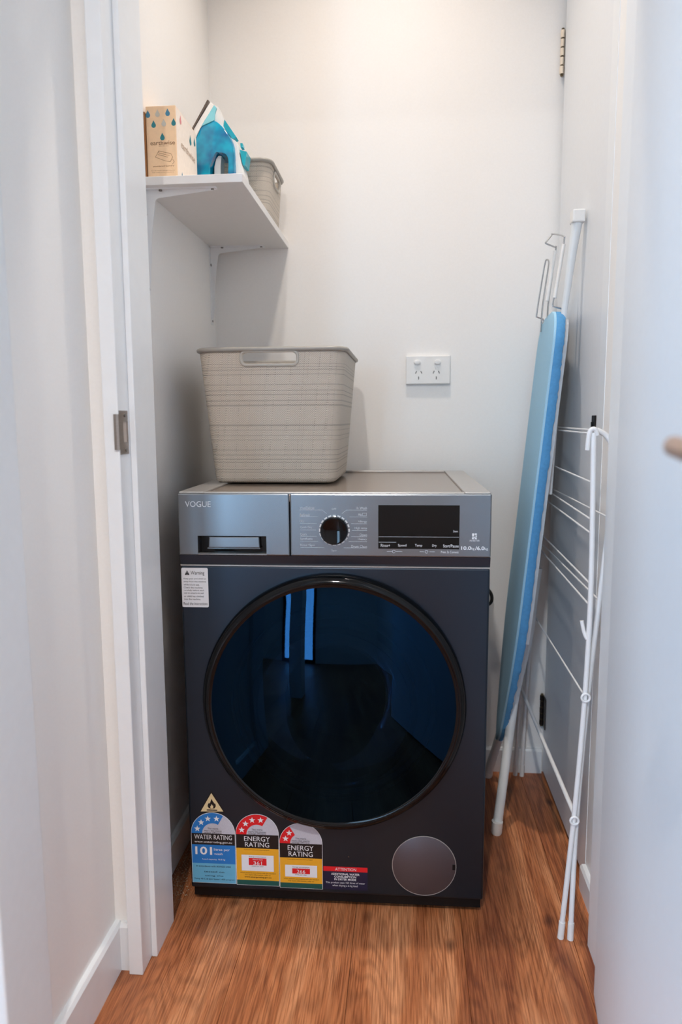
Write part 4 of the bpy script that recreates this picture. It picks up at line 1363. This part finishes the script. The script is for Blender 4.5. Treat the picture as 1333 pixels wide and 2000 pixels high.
for P in (t1n, t2n, t1f, t2f):
    tb = obj('frame_tube', tube(B(), smooth_path(P, 6), 0.0050, 12), whitemetal_m, ca, smooth=True)
    p0 = Vector(P[0]); p1 = p0 + (Vector(P[1]) - p0).normalized() * 0.03
    obj('foot_cap', tube(B(), [(p0.x, p0.y, 0.0), p1], 0.0062, 12), whiteplastic_m, tb, smooth=True)
def at_z(P, z):
    for a, b_ in zip(P[:-1], P[1:]):
        if a[2] <= z <= b_[2]:
            t = (z - a[2]) / (b_[2] - a[2])
            return Vector(a) + (Vector(b_) - Vector(a)) * t
    return Vector(P[-1])
for z, fr in ((0.966, 1), (0.972, 2), (0.880, 1), (0.817, 2), (0.813, 1), (0.788, 1), (0.696, 1), (0.665, 2), (0.657, 1), (0.486, 1)):
    a = at_z(t1n if fr == 1 else t2n, z); b_ = at_z(t1f if fr == 1 else t2f, z)
    obj('hanging_rod', tube(B(), [a, b_], 0.0019, 8), whitemetal_m, ca, smooth=True)
obj('stretcher_bar', tube(B(), [at_z(t1n, 0.255), at_z(t1f, 0.255)], 0.0045, 10), whitemetal_m, ca, smooth=True)
obj('lock_hook', tube(B(), smooth_path([(0.758, -0.036, 0.628), (0.762, -0.038, 0.608), (0.767, -0.040, 0.596), (0.771, -0.040, 0.597)], 5), 0.0035, 10), whitemetal_m, ca, smooth=True)
for z in (0.486, 0.245):
    c = at_z(t1n, z)
    rv = B(); pts = [(c.x + 0.0075 * math.cos(a * PI / 8), c.y - 0.006, c.z + 0.0075 * math.sin(a * PI / 8)) for a in range(16)]
    tube(rv, pts, 0.0022, 8, closed=True)
    obj('pivot_ring', rv, whitemetal_m, ca, smooth=True)
c = Vector(t1n[-1])
obj('end_hook', tube(B(), smooth_path([(c.x + 0.006, c.y, c.z - 0.004), (c.x + 0.002, c.y - 0.002, c.z + 0.006), (c.x - 0.007, c.y - 0.002, c.z + 0.002), (c.x - 0.010, c.y, c.z - 0.03)], 5), 0.0042, 10), whitemetal_m, ca, smooth=True)

# ------------------------------------------------------------------ hoses and cord behind the washer
def to_wm(pts):
    c, s_ = math.cos(0.014), math.sin(0.014)
    return [(p[0] * c + p[1] * s_, -p[0] * s_ + p[1] * c, p[2]) for p in pts]
obj('power_cord', tube(B(), smooth_path(to_wm([(0.560, 0.596, 0.555), (0.600, 0.599, 0.560), (0.636, 0.598, 0.552), (0.664, 0.596, 0.530), (0.672, 0.594, 0.510), (0.664, 0.596, 0.492), (0.630, 0.598, 0.483), (0.575, 0.598, 0.480)]), 6), 0.0045, 10), rubber_m, WM, smooth=True, label='black looping power cord')
obj('drain_hose', tube(B(), smooth_path(to_wm([(0.575, 0.601, 0.470), (0.610, 0.602, 0.478), (0.640, 0.602, 0.462), (0.650, 0.602, 0.40), (0.648, 0.602, 0.20), (0.644, 0.602, 0.010)]), 6), 0.010, 12), hose_m, WM, smooth=True, label='pale grey hose')

# ------------------------------------------------------------------ lint and dust left of the washer
bm = B()
rnd = random.Random(11)
for k in range(900):
    yy = rnd.uniform(-0.05, 0.30)
    xx = rnd.triangular(-0.07, -0.004, -0.06 if yy > 0.05 else -0.04)
    r = rnd.uniform(0.0004, 0.0016) * (1.0 if yy > 0.02 else 0.6)
    a = rnd.uniform(0, PI)
    top = bm.verts.new((xx, yy, r * 0.7))
    rim = [bm.verts.new((xx + r * math.cos(a + 2 * PI * q / 4) * rnd.uniform(0.6, 1.4), yy + r * math.sin(a + 2 * PI * q / 4) * rnd.uniform(0.6, 1.4), 0.0002)) for q in range(4)]
    for q in range(4):
        bm.faces.new((rim[q], rim[(q + 1) % 4], top))
du_o = obj('lint_dust', bm, dust_m, None)
tag(du_o, 'pale lint and dust on the floor between washer and left wall', 'dust', None, 'stuff')
